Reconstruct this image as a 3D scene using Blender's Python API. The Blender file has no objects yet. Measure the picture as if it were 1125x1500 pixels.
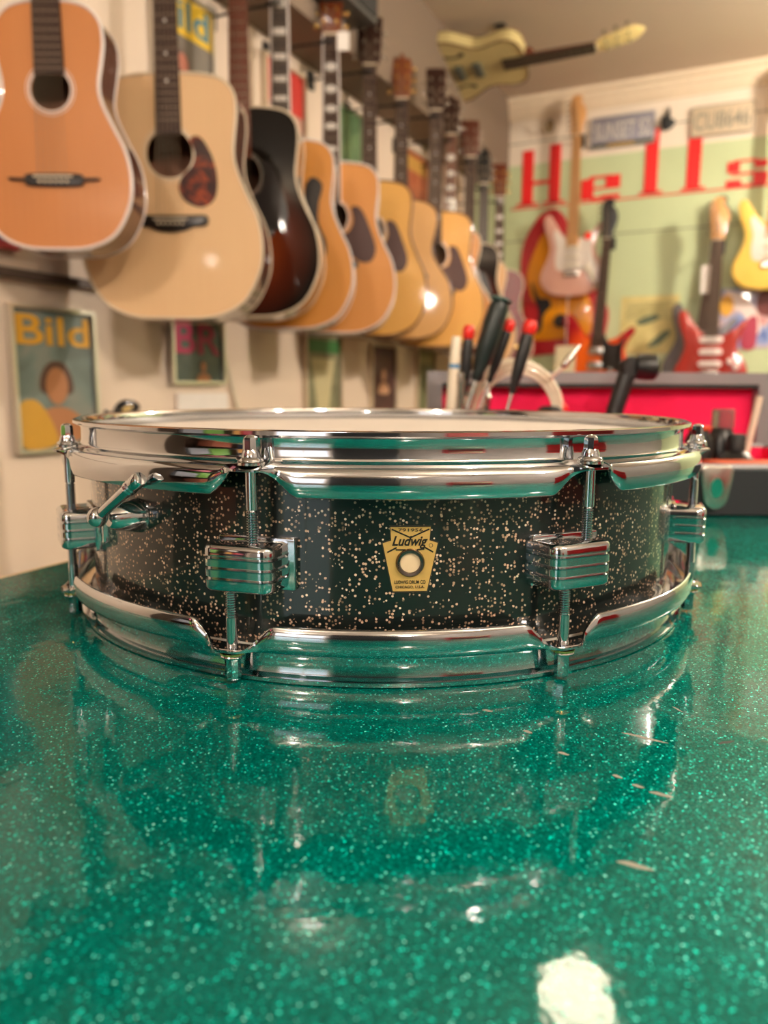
import bpy, bmesh, math, random
from mathutils import Vector, Matrix
random.seed(7)
PI = math.pi
S = bpy.context.scene
COL = S.collection
# ------------------------------------------------------------------ camera
TZ = 0.90                                   # table top height
cam_d = bpy.data.cameras.new('camera')
cam = bpy.data.objects.new('camera', cam_d)
COL.objects.link(cam)
cam.location = (0, 0, TZ + 0.1273)
cam.rotation_mode = 'QUATERNION'
PITCH, ROLL = math.radians(9.12), math.radians(0.33)
cam.rotation_quaternion = (Matrix.Rotation(PI/2 - PITCH, 4, 'X') @ Matrix.Rotation(ROLL, 4, 'Z')).to_quaternion()
cam_d.sensor_fit = 'HORIZONTAL'
cam_d.sensor_width = 36
cam_d.lens = 36.16
cam_d.clip_start = 0.01
cam_d.dof.use_dof = True
cam_d.dof.focus_distance = 0.325
cam_d.dof.aperture_fstop = 11.0
S.camera = cam
# ------------------------------------------------------------------ world, exposure
S.view_settings.view_transform = 'Standard'
S.view_settings.look = 'None'
S.view_settings.gamma = 1
S.view_settings.use_curve_mapping = False
S.view_settings.exposure = 1.1
W = bpy.data.worlds.new('world')
S.world = W
W.use_nodes = True
W.node_tree.nodes['Background'].inputs[0].default_value = (0.9, 0.8, 0.7, 1)
W.node_tree.nodes['Background'].inputs[1].default_value = 0.05
LAMP_L = 300.0                              # radiance of the small ceiling globes
LAMP_C = (1.0, 0.87, 0.73)
S.cycles.max_bounces = 8
S.cycles.glossy_bounces = 5
S.cycles.diffuse_bounces = 4
S.cycles.sample_clamp_indirect = 6
S.cycles.caustics_reflective = False
S.cycles.caustics_refractive = False

# ------------------------------------------------------------------ room frame
CK = Vector((0.5328, 4.3059))               # corner of the two walls
A26 = math.radians(26)
BD = Vector((math.cos(A26), -math.sin(A26)))
LD = Vector((math.sin(A26), math.cos(A26)))
def R3(u, v, z):
    p = CK + BD*u - LD*v
    return Vector((p.x, p.y, z))

# ------------------------------------------------------------------ materials
def lin(c):
    if isinstance(c, str):
        c = [int(c[i:i+2], 16)/255 for i in (0, 2, 4)]
        c = [x/12.92 if x <= .04045 else ((x+.055)/1.055)**2.4 for x in c]
    return (c[0], c[1], c[2], 1)
class NT:
    def __init__(s, name):
        s.m = bpy.data.materials.new(name)
        s.m.use_nodes = True
        s.t = s.m.node_tree
        s.b = s.t.nodes['Principled BSDF']
    def n(s, typ, **k):
        x = s.t.nodes.new(typ)
        for a, v in k.items():
            setattr(x, a, v)
        return x
    def l(s, a, b):
        s.t.links.new(a, b)
    def val(s, x, sock):
        if hasattr(x, 'is_linked') or hasattr(x, 'links'):
            s.l(x, sock)
        else:
            sock.default_value = x
    def math(s, op, a, b=0.0, c=None):
        x = s.n('ShaderNodeMath', operation=op)
        s.val(a, x.inputs[0])
        s.val(b, x.inputs[1])
        if c is not None:
            s.val(c, x.inputs[2])
        return x.outputs[0]
    def mix(s, f, a, b):
        x = s.n('ShaderNodeMix', data_type='RGBA')
        s.val(f, x.inputs[0])
        s.val(a, x.inputs[6])
        s.val(b, x.inputs[7])
        return x.outputs[2]
    def ramp(s, f, pts):
        x = s.n('ShaderNodeValToRGB')
        s.l(f, x.inputs[0])
        e = x.color_ramp.elements
        while len(e) < len(pts):
            e.new(0.5)
        for i, (p, c) in enumerate(pts):
            e[i].position = p
            e[i].color = c
        return x.outputs[0]
    def coord(s, scale=(1, 1, 1)):
        tc = s.n('ShaderNodeTexCoord')
        mp = s.n('ShaderNodeMapping')
        mp.inputs['Scale'].default_value = scale
        s.l(tc.outputs['Object'], mp.inputs[0])
        return mp.outputs[0]
    def noise(s, vec, scale, detail=3, rough=.5, dist=0):
        x = s.n('ShaderNodeTexNoise')
        s.l(vec, x.inputs['Vector'])
        x.inputs['Scale'].default_value = scale
        x.inputs['Detail'].default_value = detail
        x.inputs['Roughness'].default_value = rough
        x.inputs['Distortion'].default_value = dist
        return x.outputs['Fac']
    def bump(s, h, strength=.2, dist=.001, target='Normal'):
        x = s.n('ShaderNodeBump')
        x.inputs['Strength'].default_value = strength
        x.inputs['Distance'].default_value = dist
        s.l(h, x.inputs['Height'])
        s.l(x.outputs[0], s.b.inputs[target])
def P(n, **k):
    names = dict(rough='Roughness', metal='Metallic', coat='Coat Weight', coatr='Coat Roughness', spec='Specular IOR Level', trans='Transmission Weight', ior='IOR')
    for a, v in k.items():
        n.b.inputs[names[a]].default_value = v
_mc = {}
def plain(name, c, rough=.5, metal=0, coat=0, var=.06, nscale=30, **k):
    if name in _mc:
        return _mc[name]
    n = NT(name)
    P(n, rough=rough, metal=metal, coat=coat, **k)
    c = lin(c)
    f = n.noise(n.coord(), nscale, 3)
    hi = tuple(min(1, x*(1+var)) for x in c[:3]) + (1,)
    lo = tuple(x*(1-var) for x in c[:3]) + (1,)
    n.l(n.mix(f, lo, hi), n.b.inputs['Base Color'])
    _mc[name] = n.m
    return n.m
def wood(name, c, c2, gx=160, gz=3, rough=.4, coat=.5, amount=.6):
    if name in _mc:
        return _mc[name]
    n = NT(name)
    P(n, rough=rough, coat=coat, coatr=.05, spec=.25)
    f = n.noise(n.coord((gx, gx*.4, gz)), 1.0, 4, .6)
    f2 = n.noise(n.coord((5, 5, 1.5)), 1.5, 2)
    g = n.math('MULTIPLY_ADD', f, amount, n.math('MULTIPLY', f2, .5))
    n.l(n.mix(n.math('SUBTRACT', g, .25), lin(c), lin(c2)), n.b.inputs['Base Color'])
    _mc[name] = n.m
    return n.m
def emis(name, c, strength):
    n = NT(name)
    n.b.inputs['Base Color'].default_value = lin(c)
    n.b.inputs['Emission Color'].default_value = lin(c)
    n.b.inputs['Emission Strength'].default_value = strength
    return n.m

def chrome_mat(name='chrome', c=(.60, .62, .65), rough=.06, scratch=.25):
    n = NT(name)
    P(n, metal=1)
    co = n.coord()
    f = n.noise(co, 90, 5, .7)
    n.l(n.ramp(f, [(0, (rough*.7,)*3+(1,)), (1, (rough*1.6,)*3+(1,))]), n.b.inputs['Roughness'])
    n.b.inputs['Base Color'].default_value = lin(c)
    n.bump(n.noise(n.coord(), 25, 2), scratch*.12, .002)
    return n.m
CHROME = chrome_mat()
CHROME_DULL = chrome_mat('worn chrome', (.72, .70, .67), .16)
NICKEL = chrome_mat('nickel', (.62, .58, .52), .2)
GOLD = chrome_mat('gold plate', (.85, .55, .18), .2)
BLACKP = plain('black plastic', '1a1a1a', .35)
BLACKR = plain('black rubber', '141414', .6)
CREAM = plain('cream plastic', 'e6dcc4', .35, coat=.4)
PINKWHITE = plain('white tag card', 'f2ebe4', .6)
REDP = plain('red plastic', 'e02a20', .35)
EBONY = plain('ebony', '1d1613', .35, coat=.3)
ROSEW = wood('rosewood', '2c1a14', '4a2b20', 120, 4, .5, .05)
ROSEWS = wood('rosewood sides', '4a2a22', '6d4334', 60, 4, .22, .8)
MAHOG = wood('mahogany', '5a2a1c', '7d412b', 80, 4, .25, .8)
MAPLE = wood('maple neck', 'd79a5c', 'e8b57a', 90, 3, .25, .8)
TAN = wood('tan maple side', 'd9a468', 'e6bb84', 90, 3, .25, .8)
STRING = plain('string steel', '94826e', .4, metal=.7)
FRETM = plain('fret nickel', '9a8a78', .4, metal=.8)
BIND = plain('cream binding', 'e4d3b8', .3, coat=.5)
BINDW = plain('white binding', 'e9e0dc', .3, coat=.5)
BINDD = plain('dark binding', '6b4a35', .3, coat=.5)
PEARL = plain('pearl inlay', 'e9e3dc', .15, coat=1)
INNER = plain('inner wood', '7a4a30', .7)
SPR_O = wood('aged orange spruce', 'c67e48', 'd9965c', 260, 4)
SPR_P = wood('pale spruce', 'e6bd8c', 'f2cfa2', 260, 4, .5, .02)
SPR_A = wood('amber spruce', 'd98f3c', 'eaa653', 260, 4)
SPR_B = wood('honey spruce', 'dd9448', 'eba662', 260, 4)
SPR_Y = wood('yellow spruce', 'dca24a', 'ecb862', 260, 4)
SPR_T = wood('light tan maple', 'd9a25c', 'ebb978', 200, 4)

def sunburst(name, cen, edge, cx, cz, rx, rz, p0=.35, p1=.95, mid=None):
    n = NT(name)
    P(n, rough=.7, coat=.35, coatr=.03, spec=.05)
    tc = n.n('ShaderNodeTexCoord')
    sp = n.n('ShaderNodeSeparateXYZ')
    n.l(tc.outputs['Object'], sp.inputs[0])
    dx = n.math('DIVIDE', n.math('SUBTRACT', sp.outputs[0], cx), rx)
    dz = n.math('DIVIDE', n.math('SUBTRACT', sp.outputs[2], cz), rz)
    d = n.math('SQRT', n.math('ADD', n.math('MULTIPLY', dx, dx), n.math('MULTIPLY', dz, dz)))
    pts = [(p0, lin(cen)), (p1, lin(edge))]
    if mid:
        pts.insert(1, ((p0+p1)/2, lin(mid)))
    n.l(n.ramp(d, pts), n.b.inputs['Base Color'])
    return n.m

def flake_table():
    n = NT('green glitter laminate')
    co = n.coord()
    v = n.n('ShaderNodeTexVoronoi', feature='F1')
    n.l(co, v.inputs['Vector'])
    v.inputs['Scale'].default_value = 1850
    sp = n.n('ShaderNodeSeparateColor')
    n.l(v.outputs['Color'], sp.inputs[0])
    r = sp.outputs[0]
    base = n.ramp(r, [(0, (0, .085, .068, 1)), (.5, (0, .125, .10, 1)), (.92, (0, .19, .158, 1)), (.965, (.0, .42, .35, 1)), (.990, (.0, .95, .78, 1)), (1, (.35, 1, .9, 1))])
    n.l(base, n.b.inputs['Base Color'])
    # flake facets: each cell tilts its own way
    vm = n.n('ShaderNodeVectorMath', operation='SUBTRACT')
    n.l(v.outputs['Color'], vm.inputs[0])
    vm.inputs[1].default_value = (.5, .5, .5)
    vs = n.n('ShaderNodeVectorMath', operation='SCALE')
    n.l(vm.outputs[0], vs.inputs[0])
    vs.inputs['Scale'].default_value = .5
    ge = n.n('ShaderNodeNewGeometry')
    va = n.n('ShaderNodeVectorMath', operation='ADD')
    n.l(vs.outputs[0], va.inputs[0])
    n.l(ge.outputs['Normal'], va.inputs[1])
    vn = n.n('ShaderNodeVectorMath', operation='NORMALIZE')
    n.l(va.outputs[0], vn.inputs[0])
    n.l(vn.outputs[0], n.b.inputs['Normal'])
    P(n, metal=.40, rough=.45, coat=.85, coatr=.05, spec=0.0)
    n.b.inputs['Specular Tint'].default_value = (0, .5, .4, 1)
    n.b.inputs['Coat IOR'].default_value = 1.42
    h = n.math('ADD', n.noise(co, 45, 3), n.math('MULTIPLY', n.noise(co, 260, 2), .12))
    n.bump(h, .10, .002, 'Coat Normal')
    return n.m
def flake_wrap():
    n = NT('black sparkle wrap')
    co = n.coord()
    def layer(scale, gate, rad):
        v = n.n('ShaderNodeTexVoronoi', feature='F1')
        n.l(co, v.inputs['Vector'])
        v.inputs['Scale'].default_value = scale
        sp = n.n('ShaderNodeSeparateColor')
        n.l(v.outputs['Color'], sp.inputs[0])
        a = n.math('GREATER_THAN', sp.outputs[0], gate)
        d = n.math('LESS_THAN', v.outputs['Distance'], rad)
        return n.math('MULTIPLY', a, d), sp.outputs[1]
    cl = n.noise(co, 55, 2)
    m1, r1 = layer(690, .62, .40)
    m2, r2 = layer(470, .74, .27)
    m = n.math('MAXIMUM', m1, m2)
    m = n.math('MULTIPLY', m, n.math('GREATER_THAN', n.math('ADD', cl, n.math('MULTIPLY', r1, .25)), .52))
    fc = n.ramp(r1, [(0, lin('6d5a48')), (.5, lin('b8957a')), (.8, lin('e0b89a')), (1, lin('ffe2c8'))])
    n.l(n.mix(m, lin('0b1413'), fc), n.b.inputs['Base Color'])
    n.l(n.math('MULTIPLY', m, .3), n.b.inputs['Metallic'])
    P(n, rough=.35, coat=1, coatr=.03, spec=.3)
    return n.m
TABLE = flake_table()
WRAP = flake_wrap()

def tortoise():
    n = NT('tortoiseshell')
    P(n, rough=.5, coat=.3, spec=.2)
    f = n.noise(n.coord(), 22, 4, .6, 1.5)
    n.l(n.ramp(f, [(.3, lin('1d0a07')), (.5, lin('4a180c')), (.60, lin('a03f14')), (.72, lin('2a0e08'))]), n.b.inputs['Base Color'])
    return n.m
TORT = tortoise()

# ------------------------------------------------------------------ object helpers
def tag(o, label=None, cat=None, group=None, kind=None):
    if label: o['label'] = label
    if cat: o['category'] = cat
    if group: o['group'] = group
    if kind: o['kind'] = kind
    return o
def thing(name, label, cat, loc=(0, 0, 0), rotz=0, group=None):
    o = bpy.data.objects.new(name, None)
    o.empty_display_size = .05
    COL.objects.link(o)
    o.location = loc
    o.rotation_euler = (0, 0, rotz)
    return tag(o, label, cat, group)
def obj(name, bm, m, parent=None, smooth=True, ang=40, loc=None, rot=None):
    me = bpy.data.meshes.new(name)
    bmesh.ops.recalc_face_normals(bm, faces=bm.faces)
    if smooth:
        a = math.radians(ang)
        for f in bm.faces:
            f.smooth = True
        for e in bm.edges:
            if len(e.link_faces) == 2 and e.calc_face_angle(0) > a:
                e.smooth = False
    bm.to_mesh(me)
    bm.free()
    if m is not None:
        me.materials.append(m)
    o = bpy.data.objects.new(name, me)
    COL.objects.link(o)
    if parent is not None:
        o.parent = parent
    if loc is not None:
        o.location = loc
    if rot is not None:
        o.rotation_euler = rot
    return o
def NB():
    return bmesh.new()
def box(bm, x0, x1, y0, y1, z0, z1):
    v = [bm.verts.new((x, y, z)) for x in (x0, x1) for y in (y0, y1) for z in (z0, z1)]
    for f in ((0, 1, 3, 2), (4, 6, 7, 5), (0, 4, 5, 1), (2, 3, 7, 6), (0, 2, 6, 4), (1, 5, 7, 3)):
        bm.faces.new([v[i] for i in f])
    return v
def bxm(*a):
    bm = NB()
    box(bm, *a)
    return bm
def rings(bm, rr, closed=True, cap=True):
    """rr: list of lists of points"""
    R = [[bm.verts.new(p) for p in r] for r in rr]
    n = len(R[0])
    for a, b in zip(R, R[1:]):
        for i in range(n if closed else n-1):
            j = (i+1) % n
            try: bm.faces.new((a[i], a[j], b[j], b[i]))
            except ValueError: pass
    if cap:
        bm.faces.new(R[0][::-1])
        bm.faces.new(R[-1])
    return R
def frame_axes(d):
    d = d.normalized()
    a = Vector((0, 0, 1)) if abs(d.z) < .9 else Vector((1, 0, 0))
    x = d.cross(a).normalized()
    return x, d.cross(x).normalized(), d
def lathe(bm, prof, n=24, org=(0, 0, 0), axis=(0, 0, 1), cap=True, sq=False, phase=0):
    """prof: list of (radius, height) along axis"""
    o = Vector(org)
    x, y, d = frame_axes(Vector(axis))
    rr = []
    for r, h in prof:
        rr.append([o + d*h + (x*math.cos(2*PI*(i+phase)/n) + y*math.sin(2*PI*(i+phase)/n))*max(r, 1e-5) for i in range(n)])
    rings(bm, rr, True, cap)
    return bm
def tube(bm, pts, r, n=8, closed=False, rfn=None):
    pts = [Vector(p) for p in pts]
    m = len(pts)
    rr = []
    prevx = None
    for i, p in enumerate(pts):
        if closed:
            d = pts[(i+1) % m] - pts[i-1]
        else:
            d = pts[min(i+1, m-1)] - pts[max(i-1, 0)]
        d.normalize()
        if prevx is None:
            x, y, _ = frame_axes(d)
        else:
            x = (prevx - d*prevx.dot(d)).normalized()
            y = d.cross(x)
        prevx = x
        q = rfn(i/(m-1)) if rfn else r
        rr.append([p + (x*math.cos(2*PI*k/n) + y*math.sin(2*PI*k/n))*q for k in range(n)])
    if closed:
        rr.append(rr[0])
        R = rings(bm, rr, True, False)
        bmesh.ops.remove_doubles(bm, verts=R[0]+R[-1], dist=1e-7)
    else:
        rings(bm, rr)
    return bm
def catmull(pts, n=6, closed=True):
    out = []
    m = len(pts)
    for i in range(m if closed else m-1):
        g = (lambda k: pts[k % m]) if closed else (lambda k: pts[min(max(k, 0), m-1)])
        p0, p1, p2, p3 = g(i-1), g(i), g(i+1), g(i+2)
        for s in range(n):
            t = s/n
            out.append(tuple(.5*((2*b) + (c-a)*t + (2*a-5*b+4*c-d)*t*t + (3*b-a-3*c+d)*t**3) for a, b, c, d in zip(p0, p1, p2, p3)))
    if not closed:
        out.append(tuple(pts[-1]))
    return out
def inset2(o, d):
    n = len(o)
    area = sum(o[i][0]*o[(i+1) % n][1]-o[(i+1) % n][0]*o[i][1] for i in range(n))
    s = 1 if area > 0 else -1
    r = []
    for i in range(n):
        ax, ay = o[i-1]
        bx, by = o[(i+1) % n]
        tx, ty = bx-ax, by-ay
        L = math.hypot(tx, ty) or 1
        r.append((o[i][0]-s*d*ty/L, o[i][1]+s*d*tx/L))
    return r
def slab(bm, out, y0, y1, r=0, back=True):
    """outline in x,z extruded along y (front y0) with rounded edges r"""
    if r:
        lv = [(r, y0), (r*.35, y0+r*.25), (0, y0+r), (0, y1-r), (r*.35, y1-r*.25), (r, y1)]
    else:
        lv = [(0, y0), (0, y1)]
    rings(bm, [[(x, y, z) for x, z in (inset2(out, d) if d else out)] for d, y in lv])
    return bm
def slabm(out, y0, y1, r=0):
    return slab(NB(), out, y0, y1, r)
def text_bm(s, size, ext=.0005, shear=0, align='CENTER', bold=0):
    cu = bpy.data.curves.new('t', 'FONT')
    cu.body = s
    cu.size = size
    cu.extrude = ext
    cu.shear = shear
    cu.offset = bold
    cu.align_x = align
    o = bpy.data.objects.new('t', cu)
    COL.objects.link(o)
    dg = bpy.context.evaluated_depsgraph_get()
    me = bpy.data.meshes.new_from_object(o.evaluated_get(dg))
    bm = NB()
    bm.from_mesh(me)
    bpy.data.objects.remove(o)
    bpy.data.curves.remove(cu)
    bpy.data.meshes.remove(me)
    # text lies in xy -> stand it up in xz facing -y
    for v in bm.verts:
        x, y, z = v.co
        v.co = (x, -z, y)
    return bm
def fit_text(bm, x0, x1, z0, z1, y):
    xs = [v.co.x for v in bm.verts]
    zs = [v.co.z for v in bm.verts]
    sx = (x1-x0)/(max(xs)-min(xs))
    sz = (z1-z0)/(max(zs)-min(zs))
    for v in bm.verts:
        v.co = (x0+(v.co.x-min(xs))*sx, y+v.co.y, z0+(v.co.z-min(zs))*sz)
    return bm
def ellipse(cx, cz, rx, rz, n=28, rot=0):
    c, s = math.cos(rot), math.sin(rot)
    return [(cx+rx*math.cos(2*PI*i/n)*c-rz*math.sin(2*PI*i/n)*s, cz+rx*math.cos(2*PI*i/n)*s+rz*math.sin(2*PI*i/n)*c) for i in range(n)]
def rrect(x0, x1, z0, z1, r, n=4):
    o = []
    for cx, cz, a0 in ((x1-r, z0+r, -PI/2), (x1-r, z1-r, 0), (x0+r, z1-r, PI/2), (x0+r, z0+r, PI)):
        for i in range(n+1):
            a = a0+PI/2*i/n
            o.append((cx+r*math.cos(a), cz+r*math.sin(a)))
    return o
def struct(o):
    o['kind'] = 'structure'
    return o
# ------------------------------------------------------------------ ROOM
U0, U1, V0, V1, ZC = -0.06, 3.9, 0.0, 8.6, 2.485
ROTB = -A26        # things on the back wall face -l : local x = BD
def roombox(name, u0, u1, v0, v1, z0, z1, m):
    bm = NB()
    box(bm, u0, u1, -v1, -v0, z0, z1)
    o = obj(name, bm, m, None, False)
    o.location = (CK.x, CK.y, 0)
    o.rotation_euler = (0, 0, ROTB)
    return struct(o)
def wall_paint():
    n = NT('back wall paint')
    P(n, rough=.45)
    tc = n.n('ShaderNodeTexCoord')
    sp = n.n('ShaderNodeSeparateXYZ')
    n.l(tc.outputs['Object'], sp.inputs[0])
    z = sp.outputs[2]
    f = n.noise(n.coord(), 6, 3)
    cream = n.mix(f, lin('e6d6c0'), lin('efe2cf'))
    green = n.mix(f, lin('b9c89a'), lin('c6d3a6'))
    c = n.mix(n.math('LESS_THAN', z, 2.168), cream, green)
    def seam(z0):
        return n.math('LESS_THAN', n.math('ABSOLUTE', n.math('SUBTRACT', z, z0)), .004)
    s = n.math('MAXIMUM', seam(1.792), seam(2.275))
    c = n.mix(n.math('MULTIPLY', s, .7), c, lin('6c6a50'))
    n.l(c, n.b.inputs['Base Color'])
    return n.m
WALLC = plain('cream wall paint', 'e8d4c0', .5, nscale=3, var=.05)
WALLR = plain('grey beige wall paint', '8d8781', .6, nscale=3)
CEILM = plain('taupe ceiling paint', 'd2c2ae', .7, nscale=2, var=.04)
SHADE_BAND = plain('dark upper wall shade', '7d6b5a', .7, nscale=2)  # dark tone stands for shade on the upper left wall
FLOORM = wood('dark floor boards', '4b3526', '6a4c36', 8, 1, .35, .3)
roombox('floor', U0-.1, U1, V0-.1, V1, -.05, 0, FLOORM)
roombox('ceiling', U0-.1, U1, V0-.1, V1, ZC, ZC+.05, CEILM)
roombox('wall_back', U0-.1, U1, V0-.1, V0, 0, ZC, wall_paint())
roombox('wall_left', U0-.1, U0, V0, V1, 0, ZC, WALLC)
roombox('wall_right', U1, U1+.1, V0, V1, 0, ZC, WALLR)
roombox('wall_rear', U0-.1, U1, V1, V1+.1, 0, ZC, WALLR)
roombox('trim_1', U0, .12, V0, V1, 2.10, ZC, SHADE_BAND)            # added box, coloured dark for the shade high on the left wall
# crown moulding on the back wall
bm = NB()
prof = [(0, 0), (0, -.10), (.012, -.10), (.012, -.085), (.02, -.08), (.022, -.06), (.032, -.05), (.034, -.03), (.048, -.02), (.05, 0)]
rings(bm, [[(u, -(p[0]), ZC+p[1]) for p in prof] for u in (.12, U1)])
struct(obj('trim_2', bm, plain('crown moulding paint', 'e6d3b6', .4), None, False, loc=(CK.x, CK.y, 0), rot=(0, 0, ROTB)))
# rear door and window (seen only as reflections in chrome and lacquer)
d = roombox('door_1', 2.6, 3.4, V1-.05, V1, 0, 2.05, plain('dark door', '3a3330', .4))
obj('door_handle', lathe(NB(), [(.01, 0), (.01, .04), (.025, .045), (.025, .07), (.0, .075)], 16, (2.68, -(V1-.05), 1.0), (0, 1, 0)), NICKEL, d)
wn = roombox('window_1', .5, 1.9, V1-.04, V1, 1.0, 2.1, emis('evening window glass', (.75, .85, 1.0), .5))
bm = NB()
for a in ((.44, .5, .94, 2.16), (1.9, 1.96, .94, 2.16), (.5, 1.9, .94, 1.0), (.5, 1.9, 2.1, 2.16), (1.18, 1.22, 1.0, 2.1)):
    box(bm, a[0], a[1], -V1, -(V1-.07), a[2], a[3])
obj('window_frame', bm, WALLC, wn, False)

# ------------------------------------------------------------------ LAMPS
GLOBE = emis('lit lamp glass', LAMP_C, LAMP_L)
GLOBE_BIG = emis('lit frosted lamp glass', (1, .86, .62), 13.0)
GLOBE_DIM = emis('dim lamp glass', (1, .9, .85), 8.0)
def ceiling_lamp(u, v, r, label, m=GLOBE, drop=.22):
    t = thing('ceiling_lamp', label, 'lamp', R3(u, v, ZC), 0, 'globe lamps on the ceiling')
    obj('base_plate', lathe(NB(), [(.045, 0), (.045, -.012), (.03, -.02), (.006, -.024)], 24), CREAM, t)
    if drop > .04:
        obj('cord', tube(NB(), [(0, 0, -.02), (0, 0, -drop+.02)], .004, 8), CREAM, t)
    obj('socket', lathe(NB(), [(.004, -drop+.045), (.016, -drop+.04), (.018, -drop-.002), (.012, -drop-.004)], 16), CREAM, t)
    bm = NB()
    bmesh.ops.create_uvsphere(bm, u_segments=24, v_segments=14, radius=r)
    obj('globe', bm, m, t, loc=(0, 0, -drop-r))
for u, v, r, lb, m in ((1.126, 2.46, .085, 'frosted globe pendant lamp above the far end of the green counter', GLOBE_BIG), (2.45, 4.35, .05, 'small globe fill lamp added out of view right of the green counter', GLOBE),  # lamp right of the counter is added fill for the drum
                 (1.08, 5.6, .045, 'small globe pendant lamp just behind the counter', GLOBE), (1.08, 7.3, .045, 'small globe pendant lamp nearest the rear window', GLOBE),
                 (2.25, 1.15, .070, 'globe fill lamp added out of view to brighten the green back wall', GLOBE), (3.1, 3.9, .045, 'small globe pendant lamp in the middle of the room', GLOBE),  # back wall lamp is an added fill, out of view
                 (3.0, 6.3, .045, 'small globe pendant lamp near the rear door', GLOBE)):
    ceiling_lamp(u, v, r, lb, m)
ceiling_lamp(.22, 2.17, .055, 'small dim globe lamp beside the added shade band above the guitars', GLOBE_DIM, .03)

# ------------------------------------------------------------------ TABLE (glitter counter)
tb = thing('counter_table', 'long counter table with a glossy green glitter top', 'table', R3(.954, 4.75, 0), ROTB)
# local x = along u, local y = towards back wall (+y = -v)
TW, TL = 1.5, 2.05
ob = obj('table_top', bxm(.004, TW, 0, TL, TZ-.035, TZ), TABLE, tb, False)
bm = NB()
box(bm, 0, .004, -.004, TL+.004, TZ-.04, TZ)
box(bm, TW, TW+.004, -.004, TL+.004, TZ-.04, TZ)
box(bm, .004, TW, -.004, 0, TZ-.04, TZ)
box(bm, .004, TW, TL, TL+.004, TZ-.04, TZ)
obj('edge_trim', bm, plain('cream edge band', 'd9c29a', .4), tb, False)
obj('cabinet_body', bxm(.10, TW-.10, .12, TL-.10, .08, TZ-.035), plain('dark green counter front', '22302a', .5), tb, False)
obj('plinth', bxm(.14, TW-.14, .16, TL-.14, 0, .08), BLACKR, tb, False)

SCRATCHES = [(0.097, 0.2688, 0.0086, 0.00105, -0.54, 0), (0.064, 0.256, 0.0021, 0.001, -0.506, 0), (0.0783, 0.2398, 0.0018, 0.00093, -0.689, 0), (0.0831, 0.2336, 0.0021, 0.00091, -0.546, 0), (0.0888, 0.2284, 0.0038, 0.00111, -0.443, 0), (0.1258, 0.2655, 0.0039, 0.00103, 0.375, 1), (0.0687, 0.1911, 0.005, 0.0013, -0.392, 0), (0.1189, 0.2949, 0.0029, 0.00057, -1.19, 0), (0.0419, 0.2925, 0.0022, 0.00114, -0.292, 0), (0.0545, 0.2734, 0.002, 0.00106, -0.626, 0)]
SCR = plain('pale scratch in the glitter top', '8f8c80', .6)
SCR2 = plain('dark chip in the glitter top', '26302c', .6)
for sx, sy, l_, w_, a_, m_ in SCRATCHES:
    o_ = catmull([(-l_, 0), (-l_*.4, w_), (l_*.2, w_*.7), (l_, 0), (l_*.3, -w_*.8), (-l_*.5, -w_*.5)], 4)
    bm = NB()
    c_, s_ = math.cos(a_), math.sin(a_)
    rings(bm, [[(sx+x*c_-y*s_, sy+x*s_+y*c_, z) for x, y in o_] for z in (TZ-.001, TZ+.00006)])
    q_ = obj('scratch_mark', bm, SCR2 if m_ else SCR, None, False)
    q_.parent = ob
    q_.matrix_parent_inverse = (Matrix.Translation(R3(.954, 4.75, 0)) @ Matrix.Rotation(ROTB, 4, 'Z')).inverted()

# ------------------------------------------------------------------ SNARE DRUM
H = .110
drum = thing('snare_drum', 'shallow snare drum with black sparkle wrap, chrome hoops and gold badge', 'drum', (-.0014, .4993, TZ), 0)
def cyl(ang, r, z):
    """ang measured from the side facing the camera, positive to the right"""
    return Vector((r*math.sin(ang), -r*math.cos(ang), z))
def ring_surface(bm, prof_fn, n=720, closed=True):
    rr = []
    for i in range(n):
        a = 2*PI*i/n
        rr.append([cyl(a, r, z) for r, z in prof_fn(a)])
    rr.append(rr[0])
    m = len(rr[0])
    V = [[bm.verts.new(p) for p in r] for r in rr[:-1]]
    V.append(V[0])
    for a, b in zip(V, V[1:]):
        for i in range(m if closed else m-1):
            j = (i+1) % m
            bm.faces.new((a[i], a[j], b[j], b[i]))
    return bm
RS = .1773
# shell with bearing bead
def shell_prof(a):
    return [(RS, .012), (RS, .0205), (RS-.0006, .0235), (RS+.0003, .026), (RS, .0285), (RS, H-.012), (RS-.006, H-.012), (RS-.006, .012)]
obj('shell', ring_surface(NB(), shell_prof, 256), WRAP, drum)
A0 = math.radians(-16.45)
EAR_T = [A0+math.radians(45*k) for k in range(8)]
EAR_B = [a-math.radians(3.3) for a in EAR_T]
def sstep(x):
    x = max(0, min(1, x))
    return x*x*(3-2*x)
def hoop_prof(ears):
    def f(a):
        d = min(abs((a-e+PI) % (2*PI)-PI) for e in ears)*180/PI
        s = sstep((d-1.7)/4.6)           # 0 at ear, 1 between ears: the skirt
        e = 1-sstep((d-1.2)/2.6)         # ear bulge
        ro = .1905+.0058*e
        # heights are measured from the outer rim (h=0) towards the shell middle
        hs = .0165+.0110*s               # skirt edge
        hf = .0150
        outer = [(.1792, .0035), (.1806, .0006), (.1832, 0), (.1852, .0006), (.1853, .0022), (.1838, .0030), (.1816, .0036), (.1812, .0055),
                 (.1812, .0118), (.1818, .0132), (.1850, .0142-.001*e), (.188+.004*e, .0145), (ro, .0156)]
        outer += [(ro+.0008*s, .0156+(hs-.0156)*.2), (ro+.0013*s, .0156+(hs-.0156)*.45), (ro+.0011*s, .0156+(hs-.0156)*.72), (ro+.0003*s, hs-.0007), (ro-.0003*s, hs)]
        inner = [(ro-.0012, hs), (ro-.0014, .0168), (.187+.004*e, .0160), (.1830, .0157), (.1800, .0145), (.1798, .006)]
        return outer+inner
    return f
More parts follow.
